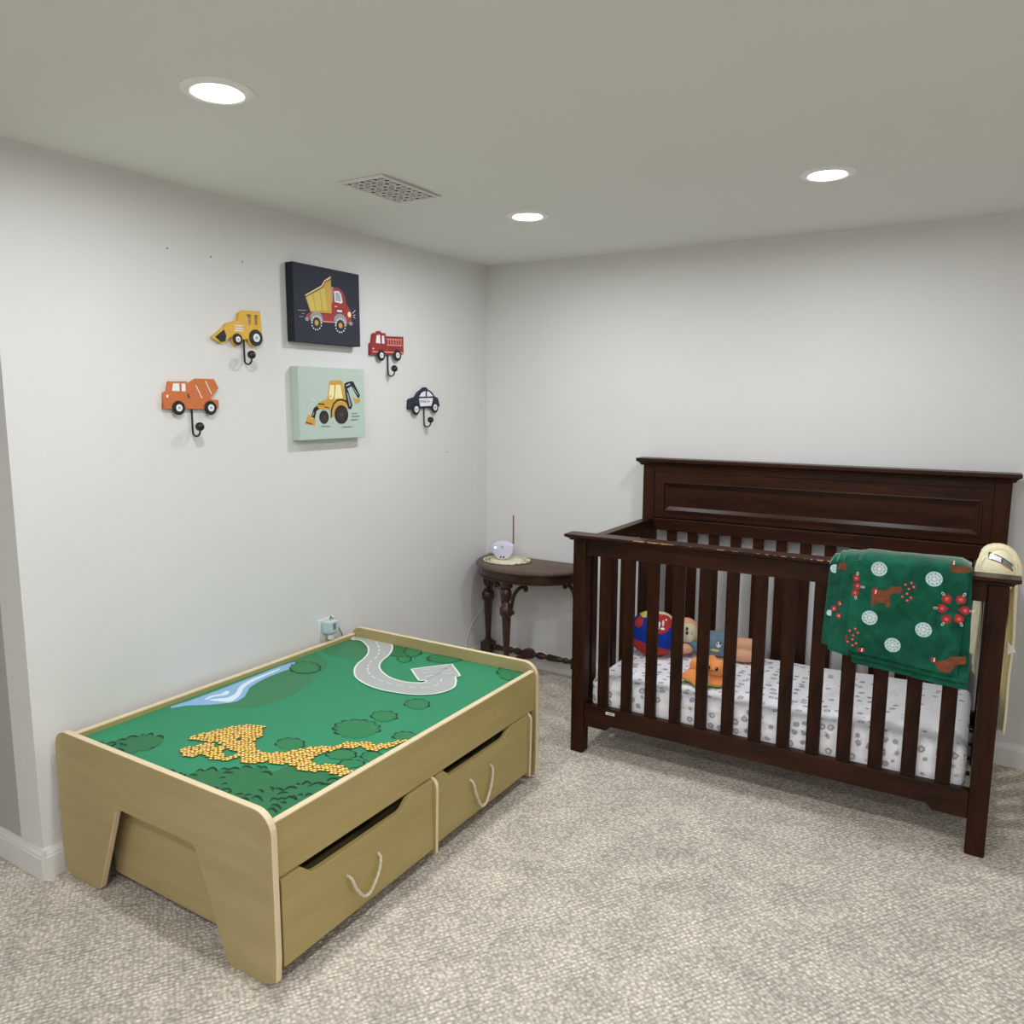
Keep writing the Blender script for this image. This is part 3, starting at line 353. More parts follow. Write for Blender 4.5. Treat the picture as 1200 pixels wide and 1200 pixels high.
# ---------------------------------------------------------------- vehicle hooks
def hook(key, matname, label, ry, rz, zb, ball):
    d = dict(LOADER=LOADER, MIXER=MIXER, FIRE=FIRE, POLICE=POLICE)[key]; o = d['outline']
    t = thing('wall_hook', label, 'wall hook', (0, ry, rz), 'vehicle coat hooks on the left wall')
    cu = bpy.data.curves.new('tmp', 'CURVE'); cu.dimensions = '2D'; cu.fill_mode = 'BOTH'; cu.extrude = .0055; cu.bevel_depth = .0012; cu.bevel_resolution = 1
    for pts in [o]+d['holes']:
        sp = cu.splines.new('POLY'); sp.points.add(len(pts)-1); sp.use_cyclic_u = True
        for q, p in zip(sp.points, pts): q.co = (p[0], p[1], 0, 1)
    tmp = bpy.data.objects.new('tmp', cu); C.objects.link(tmp)
    me = bpy.data.meshes.new_from_object(tmp.evaluated_get(bpy.context.evaluated_depsgraph_get())); bpy.data.objects.remove(tmp)
    me.transform(Matrix(((0,0,1,.0072),(1,0,0,0),(0,1,0,0),(0,0,0,1)))); me.transform(Matrix.Translation(-t.location))
    me.materials.clear(); me.materials.append(MATS[matname]); me.name = 'plaque'
    for p in me.polygons: p.material_index = 0
    ob = bpy.data.objects.new('plaque', me); C.objects.link(ob); ob.parent = t
    if d['prints']:
        
        for k, s_ in enumerate(d['prints']):
            pr = Print('x', .0144+.00006*k, .00006); art(pr, [s_]); pr.build('painted_window' if s_[1] == 'white' and s_[0] == 'p' else 'painted_detail', t, fix=False)
    for c, a, b, k in WHEELS[key]:
        r = (a+b)/2
        wh = one('wheel', t, 'lathe', [(r,0),(r,.003),(r*.94,.0045)], (.0138,c[0],c[1]), 'ink', d=(1,0,0), n=24, smooth=True)
        m = MB(); m.lathe([(r*k,0),(r*k,.0012)], (.0182,c[0],c[1]), 'white', d=(1,0,0), n=20); m.lathe([(r*k*.45,0),(r*k*.45,.0006)], (.0194,c[0],c[1]), 'glass', d=(1,0,0), n=14); m.build('hub_cap', wh)
    m = MB(); pts = [(.006,ry,rz+.03),(.006,ry,zb+.02)]
    R = ball-.006
    for k in range(1,11):
        a = math.pi*k/10; pts.append((.006+R/2-R/2*math.cos(a), ry, zb+.008-(.016)*math.sin(a)+.004*k/10))
    pts.append((ball,ry,zb+.02))
    m.tube(pts, .0032, 'iron', 8); m.build('hook_rod', t, smooth=True)
    one('hook_ball', t, 'ball', (ball,ry,zb+.026), .0145, 'iron', smooth=True)
    return t
hook('LOADER','plaque_yellow','yellow front loader wall hook with black bucket and windows cut through', -1.545, 1.570, 1.510, .043)
hook('MIXER','plaque_orange','orange cement mixer wall hook, lowest and furthest left', -1.768, 1.330, 1.268, .043)
hook('FIRE','plaque_red','red fire engine wall hook with a pale ladder', -.783, 1.553, 1.491, .042)
tp = hook('POLICE','plaque_navy','navy police car wall hook nearest the corner', -.535, 1.340, 1.268, .044)
def lettering(txt, size, mname, mtx, parent, name='lettering'):
    fc = bpy.data.curves.new('txt', 'FONT'); fc.body = txt; fc.size = size; fc.align_x = 'CENTER'; fc.align_y = 'CENTER'; fc.extrude = .0003
    tmp = bpy.data.objects.new('tmp', fc); C.objects.link(tmp); bpy.context.view_layer.update()
    me = bpy.data.meshes.new_from_object(tmp.evaluated_get(bpy.context.evaluated_depsgraph_get())); bpy.data.objects.remove(tmp)
    me.transform(mtx); me.transform(Matrix.Translation(-world_of(parent))); me.materials.clear(); me.materials.append(MATS[mname])
    ob = bpy.data.objects.new(name, me); C.objects.link(ob); ob.parent = parent; return ob
lettering('POLICE', .0165, 'slate', Matrix(((0,0,1,.0153),(1,0,0,-.546),(0,1,0,1.3772),(0,0,0,1))), tp)

# ---------------------------------------------------------------- play table
TX0,TX1,TY0,TY1,TH = .018,.918,-2.290,-1.049,.4456; PT = .019
t = thing('play_table', 'maple toy play table with green landscape top and two drawers', 'table', (.47,-1.67,0))
def end_outline():
    r = .055; z0 = .0
    pts = [(TX0+.004,.02),(TX0+.045,z0),(TX0+.165,z0)] + [(TX0+.182,z0+.012)]
    pts += arc(TX0+.300,.262,.02,180-14,90,4) + arc(TX1-.300,.262,.02,90,14,4)
    pts += [(TX1-.182,z0+.012),(TX1-.165,z0),(TX1-.045,z0),(TX1-.004,.02)]
    return pts + [(TX1,.08)] + arc(TX1-r,TH-r,r,0,90) + arc(TX0+r,TH-r,r,90,180) + [(TX0,.08)]
e1 = one('end_panel', t, 'prism', end_outline(), 'y', TY0, TY0+PT, 'maple_x', 'maple_edge', bevel=.003)
e2 = shifted(e1, (0, TY1-PT-TY0, 0))
yi0, yi1 = TY0+PT, TY1-PT
def rail(x0, x1): 
    m = MB(); m.prism([(x0,.272),(x1,.272),(x1,.412),(x1-.004,.4175),(x0+.004,.4175),(x0,.412)], 'y', yi0, yi1, 'maple'); return m
m = MB(); m.box(TX1-.028, TX1-.010, yi0, yi1, .272, .4135, 'maple'); m.box(TX1-.028, TX1-.010, yi0, yi1, .4135, .4175, 'maple_edge'); m.build('front_rail', t, bevel=.0012)
m = MB(); m.box(TX0+.010, TX0+.028, yi0, yi1, .272, .4135, 'maple'); m.box(TX0+.010, TX0+.028, yi0, yi1, .4135, .4175, 'maple_edge'); m.build('back_rail', t, bevel=.0012)
bx0, bx1 = TX0+.028, TX1-.028
board = one('play_board', t, 'box', bx0, bx1, yi0, yi1, .388, .400, 'print_green')
one('centre_divider', t, 'box', bx0, bx1-.03, -1.675, -1.657, .012, .386, 'maple')
def cl(p): return (min(max(p[0],bx0+.0005),bx1-.0005), min(max(p[1],yi0+.0005),yi1-.0005))
def clp(L): return [cl(p) for p in L]
for q in HILL:
    pr = Print('z', .4002, .00008); pr.poly('hill', clp(smoothline(q, 3, True))); pr.build('printed_hill', board, fix=False)
pr = Print('z', .4005, .0001); pr.poly('stream_blue', clp(STREAM))
for q in FOAM: pr.poly('foam', clp(smoothline(q, 3, True)))
pr.build('printed_stream', board, fix=False)
# bushes
bushn = [0]
def bush(c, u, v, mname='bush', nl=11, arcs=True):
    pr = Print('z', .4010+.00012*bushn[0], .000002); bushn[0] += 1; u, v, c = Vector(u), Vector(v), Vector(c); pts = []
    for k in range(nl*5):
        a = k*math.tau/(nl*5); ph = (k%5)/5; r = .86+.16*math.sin(math.pi*ph)+.05*math.sin(a*3+c.x*40)
        pts.append(cl(c+u*r*math.cos(a)+v*r*math.sin(a)))
    pr.poly(mname, pts)
    for k in range(nl if arcs else 0):
        a = (k+.5)*math.tau/nl
        if math.sin(a) > .55: continue          # dark outlines sit on the far side
        seg = []; wd = []
        for j in range(7):
            b = a+(j/6-.5)*math.tau/nl*.95; r = .89+.17*math.sin(math.pi*j/6)
            seg.append(cl(c+u*r*math.cos(b)+v*r*math.sin(b))); wd.append(.0010+.0062*math.sin(math.pi*j/6)*random.uniform(.6,1))
        pr.stroke('dark_green', seg, wd)
        e0 = (a-.5*math.tau/nl); pr.stroke('dark_green', [cl(c+u*r_*math.cos(e0)+v*r_*math.sin(e0)) for r_ in (.90,.84,.78)], [.0016,.0012,.0004])
    pr.build('printed_bush', board, fix=False)
for i, (c, u, v) in enumerate(BUSH):
    bush(c, u, v, 'bush_dark' if i in (10,) else 'bush', 13 if abs(u[0])>.045 else 9, i != 10)
for q in THICKET: pr = Print('z', .4008, .00008); pr.poly('bush_dark', clp(smoothline(q, 2, True))); pr.build('printed_thicket', board, fix=False)
pr = Print('z', .4018, .00001)
for a in ARCS:
    s = smoothline(a, 5); k = len(s)-1
    L = (Vector(a[0])-Vector(a[2])).length
    pr.stroke('dark_green', clp(s), [.0010+min(.0095,.0034+L*.065)*math.sin(math.pi*min(1,(j+.4)/(k+.4))**1.3) for j in range(k+1)])
pr.build('printed_leaf_outlines', board, fix=False)['kind'] = 'stuff'
# road
pr = Print('z', .4030, .00008); rd = clp(smoothline(ROAD, 3, True)); pr.t = .4030; pr.poly('asphalt', rd); pr.stroke('road_white', rd+[rd[0]], .0065)
ds = smoothline(DASH, 8); acc = 0; seg = [ds[0]]; on = True
for a, b in zip(ds, ds[1:]):
    acc += (Vector(b)-Vector(a)).length; seg.append(b)
    if acc > (.026 if on else .014):
        if on: pr.stroke('road_white', seg, .004)
        acc = 0; seg = [b]; on = not on
for q in PARK: pr.stroke('road_white', q, .004)
pr.build('printed_road', board, fix=False)
# cobbled path
def inside(p, poly):
    x, y = p; r = False; j = len(poly)-1
    for i in range(len(poly)):
        a, b = poly[i], poly[j]
        if (a[1] > y) != (b[1] > y) and x < (b[0]-a[0])*(y-a[1])/(b[1]-a[1])+a[0]: r = not r
        j = i
    return r
pr = Print('z', .4031, 0)
st = .0118; q30 = .35
X0, X1 = min(p[0] for p in COBBLE), max(p[0] for p in COBBLE); Y0, Y1 = min(p[1] for p in COBBLE), max(p[1] for p in COBBLE)
for i in range(-160,160):
    for j in range(-160,160):
        a = i*st+(j%2)*st/2; b = j*st*.86
        x = .4+a*math.cos(q30)-b*math.sin(q30)+random.uniform(-1,1)*st*.16; y = -1.9+a*math.sin(q30)+b*math.cos(q30)+random.uniform(-1,1)*st*.16
        if not (X0-.01 < x < min(X1+.01,bx1-.006) and Y0-.01 < y < Y1+.01) or not inside((x,y), COBBLE) or any(inside((x,y), h) for h in HOLES): continue
        an = random.uniform(-.5,.5)+.55; ca, sa = math.cos(an), math.sin(an); r1, r2_ = st*.56, st*.47
        def ov(f, mname, dz, ox=0, oy=0, n=8):
            pr.add([(x+ox+f*(r1*math.cos(k*math.tau/n)*ca-r2_*math.sin(k*math.tau/n)*sa), y+oy+f*(r1*math.cos(k*math.tau/n)*sa+r2_*math.sin(k*math.tau/n)*ca), .4031+dz) for k in range(n)], [list(range(n))], mname)
        ov(1.16, 'cobble_base', random.uniform(0,.00008)); ov(.80, 'cobble', .0002); ov(.44, 'cobble_hi', .0004, -.0008, .0010)
pr.build('printed_cobble_path', board, fix=False)['kind'] = 'stuff'
# drawers
XD = .185
def drawer(y0, y1, xf, scoop):
    zb, zt = .047, .268
    a, b = scoop
    prof = [(y0+.004,zb),(y1-.014,zb),(y1-.014,zt)] + smoothline([(b+.05,zt),(b+.028,zt-.006),(b,.240),(b-.03,.237)],4) + smoothline([(a+.03,.237),(a,.240),(a-.02,.256),(a-.035,zt)],4) + [(y0+.004,zt)]
    m = MB(); m.prism(prof, 'x', xf-.018, xf, 'maple', 'maple'); d = m.build('drawer', t, bevel=.0025)
    sp = [(XD,.03),(xf+.007,.03)]+arc(xf+.012-.028,zt+.004-.028,.028,0,90,6)+[(XD,zt+.004)]
    m = MB(); m.prism(sp, 'y', y1-.014, y1, 'maple_x', 'maple_edge'); m.build('side_panel', d, bevel=.0035)
    m = MB(); m.prism([(XD,.03),(xf-.018,.03),(xf-.018,.232),(XD,.232)], 'y', y0+.033, y0+.047, 'maple_x', 'maple'); m.build('side_panel', d, bevel=.002)
    one('bottom_panel', d, 'box', XD, xf-.018, y0+.047, y1-.014, .047, .056, 'maple')
    one('back_panel', d, 'box', XD, XD+.014, y0+.047, y1-.014, .056, zt-.04, 'maple')
    return d
d1 = drawer(-2.268,-1.668,.917,(-2.165,-1.825)); d2 = drawer(-1.662,-1.096,.908,(-1.585,-1.268))
def rope(d, ya, yb, zt, zl, xf):
    m = MB(); ctrl = [(xf-.004,ya,zt),(xf+.012,ya+.004,zt-.008),(xf+.016,ya+(yb-ya)*.14,zt-(zt-zl)*.5),(xf+.015,ya+(yb-ya)*.36,zl+.006),(xf+.015,(ya+yb)/2,zl),(xf+.015,ya+(yb-ya)*.64,zl+.006),(xf+.016,ya+(yb-ya)*.86,zt-(zt-zl)*.5),(xf+.012,yb-.004,zt-.008),(xf-.004,yb,zt)]
    pts = smoothline(ctrl, 8); rr = [.0042+.0008*math.sin(i*1.9) for i in range(len(pts))]
    m.tube(pts, rr, 'rope', 8); m.build('rope_handle', d, smooth=True)
rope(d1, -2.050,-1.929,.165,.082,.917); rope(d2, -1.480,-1.357,.178,.068,.908)

# ---------------------------------------------------------------- crib
X0,X1,YFr,YB = .910,2.330,-.7763,-.0837; PW = .054
t = thing('crib', 'dark espresso wooden crib with slatted sides and tall panelled headboard', 'crib', ((X0+X1)/2,-.43,0))
p1 = one('post', t, 'box', X0, X0+PW, YFr, YFr+.052, 0, .855, 'espresso', bevel=.004)
p2 = shifted(p1, (X1-X0-PW,0,0))
p3 = one('post', t, 'box', X0, X0+PW, YB, YB+.052, 0, 1.098, 'espresso', bevel=.003)
p4 = shifted(p3, (X1-X0-PW,0,0))
def cap(name, x0, x1, y0, y1, z0, z1, o):
    h = z1-z0; m = MB()
    def R(k): return (x0-o*k, x1+o*k, y0-o*k, y1+min(.006,o*k))
    m.frustum(R(.35), z0, R(.45), z0+h*.25, 'espresso_h'); m.frustum(R(.45), z0+h*.25, R(.9), z0+h*.55, 'espresso_h'); m.frustum(R(1), z0+h*.55, R(1), z1, 'espresso_h')
    return m.build(name, t, bevel=.0015)
fc = cap('front_cap_rail', X0, X1, YFr, YFr+.042, .855, .8793, .027)
cap('headboard_cap', X0, X1, YB, YB+.052, 1.097, 1.1289, .027)
# bare wood chips on the front cap
m = MB()
for k in range(46):
    x = random.choice([random.uniform(1.16,1.32), random.uniform(1.30,1.95), random.uniform(1.45,1.85)]); l = random.uniform(.003,.013) * (1.6 if x < 1.3 else 1); dd = random.uniform(.0012,.0035)
    ye = YFr-.0275; m.add([(x,ye-.0001,.8795),(x+l,ye-.0001,.8795),(x+l*.8,ye+dd,.87955),(x+l*.3,ye+dd*1.4,.87955),(x+l*.9,ye-.0003,.8793-dd),(x+l*.2,ye-.0003,.8793-dd*.7)], [(0,1,2,3),(0,5,4,1)], 'chip_wood')
m.build('bare_wood_chips', fc, fix=False)['kind'] = 'stuff'
one('front_top_rail', t, 'box', X0+PW, X1-PW, YFr+.010, YFr+.034, .797, .855, 'espresso_h', bevel=.002)
xa, xb = X0+PW, X1-PW
prof = [(xa,.112),(1.056,.112)]+smoothline([(1.062,.114),(1.075,.129),(1.09,.132)],3)+smoothline([(xb-.126,.132),(xb-.111,.129),(xb-.098,.114)],3)+[(xb-.092,.112),(xb,.112),(xb,.203),(xa,.203)]
m = MB(); m.prism(prof, 'y', YFr+.008, YFr+.036, 'espresso_h'); br = m.build('front_bottom_rail', t, bevel=.002)
m = MB(); m.box(1.058, 1.095, YFr+.0066, YFr+.0078, .180, .191, 'label_paper'); m.box(1.066,1.088,YFr+.0062,YFr+.0066,.183,.188,'grey'); m.build('maker_label', br)
s0 = one('slat', t, 'box', 1.0175, 1.0605, YFr+.014, YFr+.029, .200, .800, 'espresso', bevel=.002)
for k in range(1,13): shifted(s0, (.0969*k,0,0))
# headboard
hb = MB(); zt = 1.071
yb_, yk = YB+.006, YB+.034
hb.box(xa, xb, yb_-.004, yk, 1.071, 1.097, 'espresso_h'); hb.box(xa, xb, yb_-.001, yk, 1.052, 1.071, 'espresso_h')
hb.box(xa, xb, yb_, yk, 1.027, 1.052, 'espresso_h'); hb.box(xa, xb, yb_, yk, .862, .888, 'espresso_h')
hb.box(xa, 1.004, yb_, yk, .888, 1.027, 'espresso_h'); hb.box(2.242, xb, yb_, yk, .888, 1.027, 'espresso_h')
hbo = hb.build('headboard_frame', t, bevel=.0015)
m = MB(); o_, i_ = (1.004,2.242,.888,1.027), (1.032,2.214,.912,1.000)
lev = [(o_, yb_-.005),(tuple(a+d for a, d in zip(o_, (.007,-.007,.006,-.006))), yb_-.006),(tuple(a+d for a, d in zip(o_, (.010,-.010,.009,-.009))), yb_+.004),(i_, yb_+.013)]
vs = []
for (a,b,c_,d_), y in lev: vs += [(a,y,c_),(b,y,c_),(b,y,d_),(a,y,d_)]
m.add(vs, [(4*i+k, 4*i+(k+1)%4, 4*i+4+(k+1)%4, 4*i+4+k) for i in range(3) for k in range(4)], 'espresso_h'); m.build('panel_moulding', hbo, fix=False)
one('panel_field', hbo, 'box', 1.028, 2.218, yb_+.013, yb_+.022, .909, 1.003, 'espresso_h')
one('headboard_rail', t, 'box', xa, xb, YB-.002, YB+.036, .804, .858, 'espresso_h', bevel=.003)
one('headboard_bottom_rail', t, 'box', xa, xb, YB+.006, YB+.034, .15, .21, 'espresso_h', bevel=.002)
s1 = one('slat', t, 'box', 1.0265, 1.0705, YB+.012, YB+.028, .205, .806, 'espresso', bevel=.002)
for k in range(1,13): shifted(s1, (.0967*k,0,0))
# side frames
def side(x0):
    ya, yb2 = YFr+.052, YB
    m = MB(); m.box(x0, x0+.030, ya, yb2, .790, .838, 'espresso_h'); m.box(x0-.006, x0+.036, ya, yb2, .838, .856, 'espresso_h'); a = m.build('side_top_rail', t, bevel=.002)
    b = one('side_bottom_rail', t, 'box', x0, x0+.030, ya, yb2, .13, .20, 'espresso_h', bevel=.002)
    n = 6; w_ = .044; pitch = (yb2-ya)/(n+.45)
    for k in range(n):
        y = ya + pitch*(k+.72) - w_/2 - .01
        s = one('slat', t, 'box', x0+.008, x0+.022, y, y+w_, .198, .792, 'espresso', bevel=.002)
side(X0+.022); side(X1-.052)
m = MB()
for k in range(5): m.box(X0+.055, X1-.055, YFr+.08+k*.13, YFr+.10+k*.13, .166, .172, 'espresso_h')
m.box(X0+.055, X1-.055, YFr+.055, YFr+.075, .160, .172, 'iron'); m.box(X0+.055, X1-.055, YB-.03, YB-.01, .160, .172, 'iron')
m.build('mattress_support', t)

# ---------------------------------------------------------------- mattress
def softbox(name, x0,x1,y0,y1,z0,z1, r, mname, nx, ny, nz, fn, parent=None):
    bm = bmesh.new(); vs = {}
    def V(i,j,k):
        if (i,j,k) not in vs:
            p = Vector((x0+(x1-x0)*i/nx, y0+(y1-y0)*j/ny, z0+(z1-z0)*k/nz))
            c = Vector((min(max(p.x,x0+r),x1-r), min(max(p.y,y0+r),y1-r), min(max(p.z,z0+r),z1-r)))
            d = p-c
            if d.length > 1e-6: p = c+d.normalized()*min(r, d.length)
            vs[(i,j,k)] = bm.verts.new(fn(p))
        return vs[(i,j,k)]
    def Q(*a): bm.faces.new([V(*q) for q in a])
    for i in range(nx):
        for j in range(ny): Q((i,j,nz),(i+1,j,nz),(i+1,j+1,nz),(i,j+1,nz)); Q((i,j,0),(i,j+1,0),(i+1,j+1,0),(i+1,j,0))
        for k in range(nz): Q((i,0,k),(i+1,0,k),(i+1,0,k+1),(i,0,k+1)); Q((i,ny,k),(i,ny,k+1),(i+1,ny,k+1),(i+1,ny,k))
    for j in range(ny):
        for k in range(nz): Q((0,j,k),(0,j,k+1),(0,j+1,k+1),(0,j+1,k)); Q((nx,j,k),(nx,j+1,k),(nx,j+1,k+1),(nx,j,k+1))
    for f in bm.faces: f.smooth = True
    me = bpy.data.meshes.new(name); bm.to_mesh(me); bm.free(); me.materials.append(MATS[mname])
    o = bpy.data.objects.new(name, me); C.objects.link(o)
    if parent: me.transform(Matrix.Translation(-world_of(parent))); o.parent = parent
    return o
def mwave(p):
    n1 = noise.noise(p*3.1)*.008; side_ = 1 if p.z < .27 else 0
    if p.y < -.70: p.y += noise.noise(Vector((p.x*5, 0, p.z*45)))*.006*(1 if .19 < p.z < .285 else .3) + noise.noise(Vector((p.x*14+p.z*20, 3, 1)))*.003
    if p.z > .26: p.z += n1*.5 + noise.noise(Vector((p.x*9,p.y*9,2)))*.0025 + max(0,p.x-1.7)*.030
    if p.x < 1.55 and p.z > .29: p.z = min(p.z, .303)
    return p
mt = thing('mattress', 'white crib mattress in a fitted sheet with small grey motifs', 'mattress', (1.62,-.42,.174))
softbox('fitted_sheet', .974,2.262,-.738,-.112,.174,.306, .035, 'sheet', 120, 40, 14, mwave, mt)

# ---------------------------------------------------------------- toys in the crib
t = thing('round_pillow', 'round blue and red cushion at the left end of the mattress', 'cushion', (1.06,-.33,.305))
m = MB(); q = Matrix.Rotation(math.radians(-12), 3, 'X') @ Matrix.Rotation(math.radians(-4), 3, 'Y'); qq = q.to_quaternion()
n, h = 96, 64; c0 = Vector((1.084,-.345,.402)); rad = (.104,.064,.094)
def sq(a, e): return math.copysign(abs(a)**e, a)
vs = []
for i in range(h+1):
    tt = math.pi*i/h
    for k in range(n):
        a = k*math.tau/n; p = Vector((rad[0]*sq(math.sin(tt) or 1e-4,.8)*sq(math.cos(a),.85), rad[1]*sq(math.sin(tt) or 1e-4,.8)*sq(math.sin(a),.85), rad[2]*sq(math.cos(tt),.9)))
        vs.append(c0 + q @ p + Vector((0,0,noise.noise(p*22)*.004)))
fs = [(i*n+k, (i+1)*n+k, (i+1)*n+(k+1)%n, i*n+(k+1)%n) for i in range(h) for k in range(n)]
for f in fs:
    loc = q.transposed() @ (sum((vs[i] for i in f), Vector())/4-c0)
    mname = 'pillow_blue'
    if loc.z < -.046-.23*loc.x: mname = 'pillow_red'
    elif loc.y < 0 and ((loc.x-.044)/.042)**2+((loc.z-.042)/.040)**2 < 1: mname = 'pillow_red'
    elif loc.y < 0 and ((loc.x+.050)/.020)**2+((loc.z-.045)/.024)**2 < 1: mname = 'pillow_red'
    elif loc.z > .074+.01*math.sin(loc.x*60): mname = 'straw' if loc.x < -.01 else 'face_doll'
    m.add([vs[i] for i in f], [(0,1,2,3)], mname)
po = m.build('pillow_body', t, smooth=True)
m = MB()
def onpil(lx, lz, a, b, mname):
    loc = Vector((lx, -rad[1]*math.sqrt(max(.05,1-abs(lx/rad[0])**2.2-abs(lz/rad[2])**2.2))**.85-.004, lz)); m.ball(c0+q@loc, (a,.004,b), mname, 10, 6, qq)
for lx, lz, a, b in ((.036,.024,.010,.006),(.058,.023,.010,.006),(.044,.040,.005,.013),(.058,.046,.005,.014),(.030,.058,.006,.006),(.066,.060,.004,.006)): onpil(lx,lz,a,b,'white')
m.build('white_motif', t, smooth=True)
# doll lying on its side
t = thing('baby_doll', 'baby doll lying on the mattress in a blue printed shirt', 'doll', (1.30,-.25,.305))
def blob(name, parts, mname, parent, vox=.005, fn=None):
    m = MB()
    for p in parts:
        if p[0] == 'b': m.ball(p[1], p[2], mname, 18, 12)
        else: m.tube([Vector(x) for x in p[1]], p[2], mname, 12)
    o = m.build(name, parent, smooth=True); r = o.modifiers.new('remesh', 'REMESH'); r.mode = 'VOXEL'; r.voxel_size = vox; r.use_smooth_shade = True
    s = o.modifiers.new('smooth', 'SMOOTH'); s.iterations = 4; s.factor = .6; return o
blob('doll_body', [('b',(1.200,-.262,.409),(.053,.046,.053)), ('t',[(1.205,-.255,.365),(1.25,-.24,.352),(1.31,-.23,.352),(1.37,-.225,.352)],[.024,.042,.046,.042]),
   ('t',[(1.225,-.27,.354),(1.215,-.30,.339),(1.195,-.325,.337)],[.024,.025,.022]), ('t',[(1.38,-.235,.362),(1.44,-.235,.375),(1.485,-.225,.378),(1.495,-.215,.362)],[.034,.031,.026,.018]),
   ('t',[(1.37,-.235,.335),(1.44,-.252,.336),(1.50,-.235,.332)],[.034,.030,.022])], 'skin_doll', t)
hd = blob('doll_face', [('b',(1.209,-.278,.402),(.046,.042,.048)), ('b',(1.228,-.302,.392),(.020,.020,.024))], 'face_doll', t)
m = MB()
m.ball((1.2195,-.3185,.431),(.0055,.005,.0065),'ink',10,6); m.ball((1.2205,-.3205,.413),(.0055,.005,.0065),'ink',10,6); m.build('doll_eyes', t, smooth=True)
m = MB(); m.tube([(1.240,-.3195,.408),(1.243,-.3185,.413),(1.242,-.3165,.419)],.0012,'maroon',6); m.build('doll_mouth', t, smooth=True)
blob('doll_shirt', [('t',[(1.245,-.25,.362),(1.28,-.238,.362),(1.33,-.23,.364),(1.395,-.228,.366)],[.030,.050,.054,.050]), ('t',[(1.235,-.275,.36),(1.23,-.30,.345)],[.029,.029])], 'shirt', t)
m = MB()
def sp(x, z, a, b, mm): m.ball((x, -.230-math.sqrt(.0545**2-(z-.364)**2)+.0015-(.004 if mm in ('ink','cream') else 0), z), (a,.005,b), mm, 12, 6)
sp(1.288,.383,.016,.018,'moose'); sp(1.282,.392,.006,.006,'cream'); sp(1.276,.360,.010,.012,'red'); sp(1.345,.372,.011,.013,'white'); sp(1.352,.380,.004,.005,'ink'); sp(1.340,.377,.003,.005,'ink'); sp(1.330,.345,.020,.006,'straw')
m.build('shirt_print', t, smooth=True)
# orange plush
t.location.z += .004
t = thing('plush_toy', 'orange plush toy with a smiling face and yellow green underside', 'soft toy', (1.38,-.575,.305))
m = MB()
n = 60; top = []; cx, cy = 1.374, -.565
def star(a): return .062+.024*abs(math.cos(2.5*a+.3))
rings = [(0,.052),(.35,.054),(.7,.046),(.92,.030),(1,.018),(.9,.008),(.5,.003),(0,.003)]
vs = []
for f, z in rings:
    for k in range(n):
        a = k*math.tau/n; r = max(.002,star(a)*f); vs.append((cx+r*math.cos(a)*1.06, cy+r*math.sin(a), .308+z+.006*math.sin(5*a+1)*f))
F = [(i*n+k, i*n+(k+1)%n, (i+1)*n+(k+1)%n, (i+1)*n+k) for i in range(len(rings)-1) for k in range(n)]
m.add(vs, F[:n*4], 'orange_plush'); m.add(vs, F[n*4:], 'lime_plush'); m.build('plush_skirt', t, smooth=True)
blob('plush_head', [('b',(1.420,-.575,.378),(.042,.036,.032)),('b',(1.404,-.565,.402),(.020,.020,.020)),('b',(1.352,-.560,.368),(.036,.034,.036)),('b',(1.440,-.57,.398),(.014,.018,.012))], 'orange_plush', t, .004)
m = MB()
for x in (1.405,1.436): m.ball((x,-.6085,.386),(.0062,.004,.0085),'ink',12,8); m.ball((x-.0015,-.6120,.390),(.0018,.0015,.0022),'white',8,6)
m.build('plush_eyes', t, smooth=True)
m = MB(); m.tube([(1.414,-.6125,.379),(1.417,-.6130,.3765),(1.4205,-.6127,.378),(1.424,-.6130,.3765),(1.427,-.6125,.379)],.001,'ink',6); m.build('plush_mouth', t, smooth=True)
one('plush_snout', t, 'ball', (1.408,-.628,.335), (.006,.005,.005), 'ink', smooth=True)

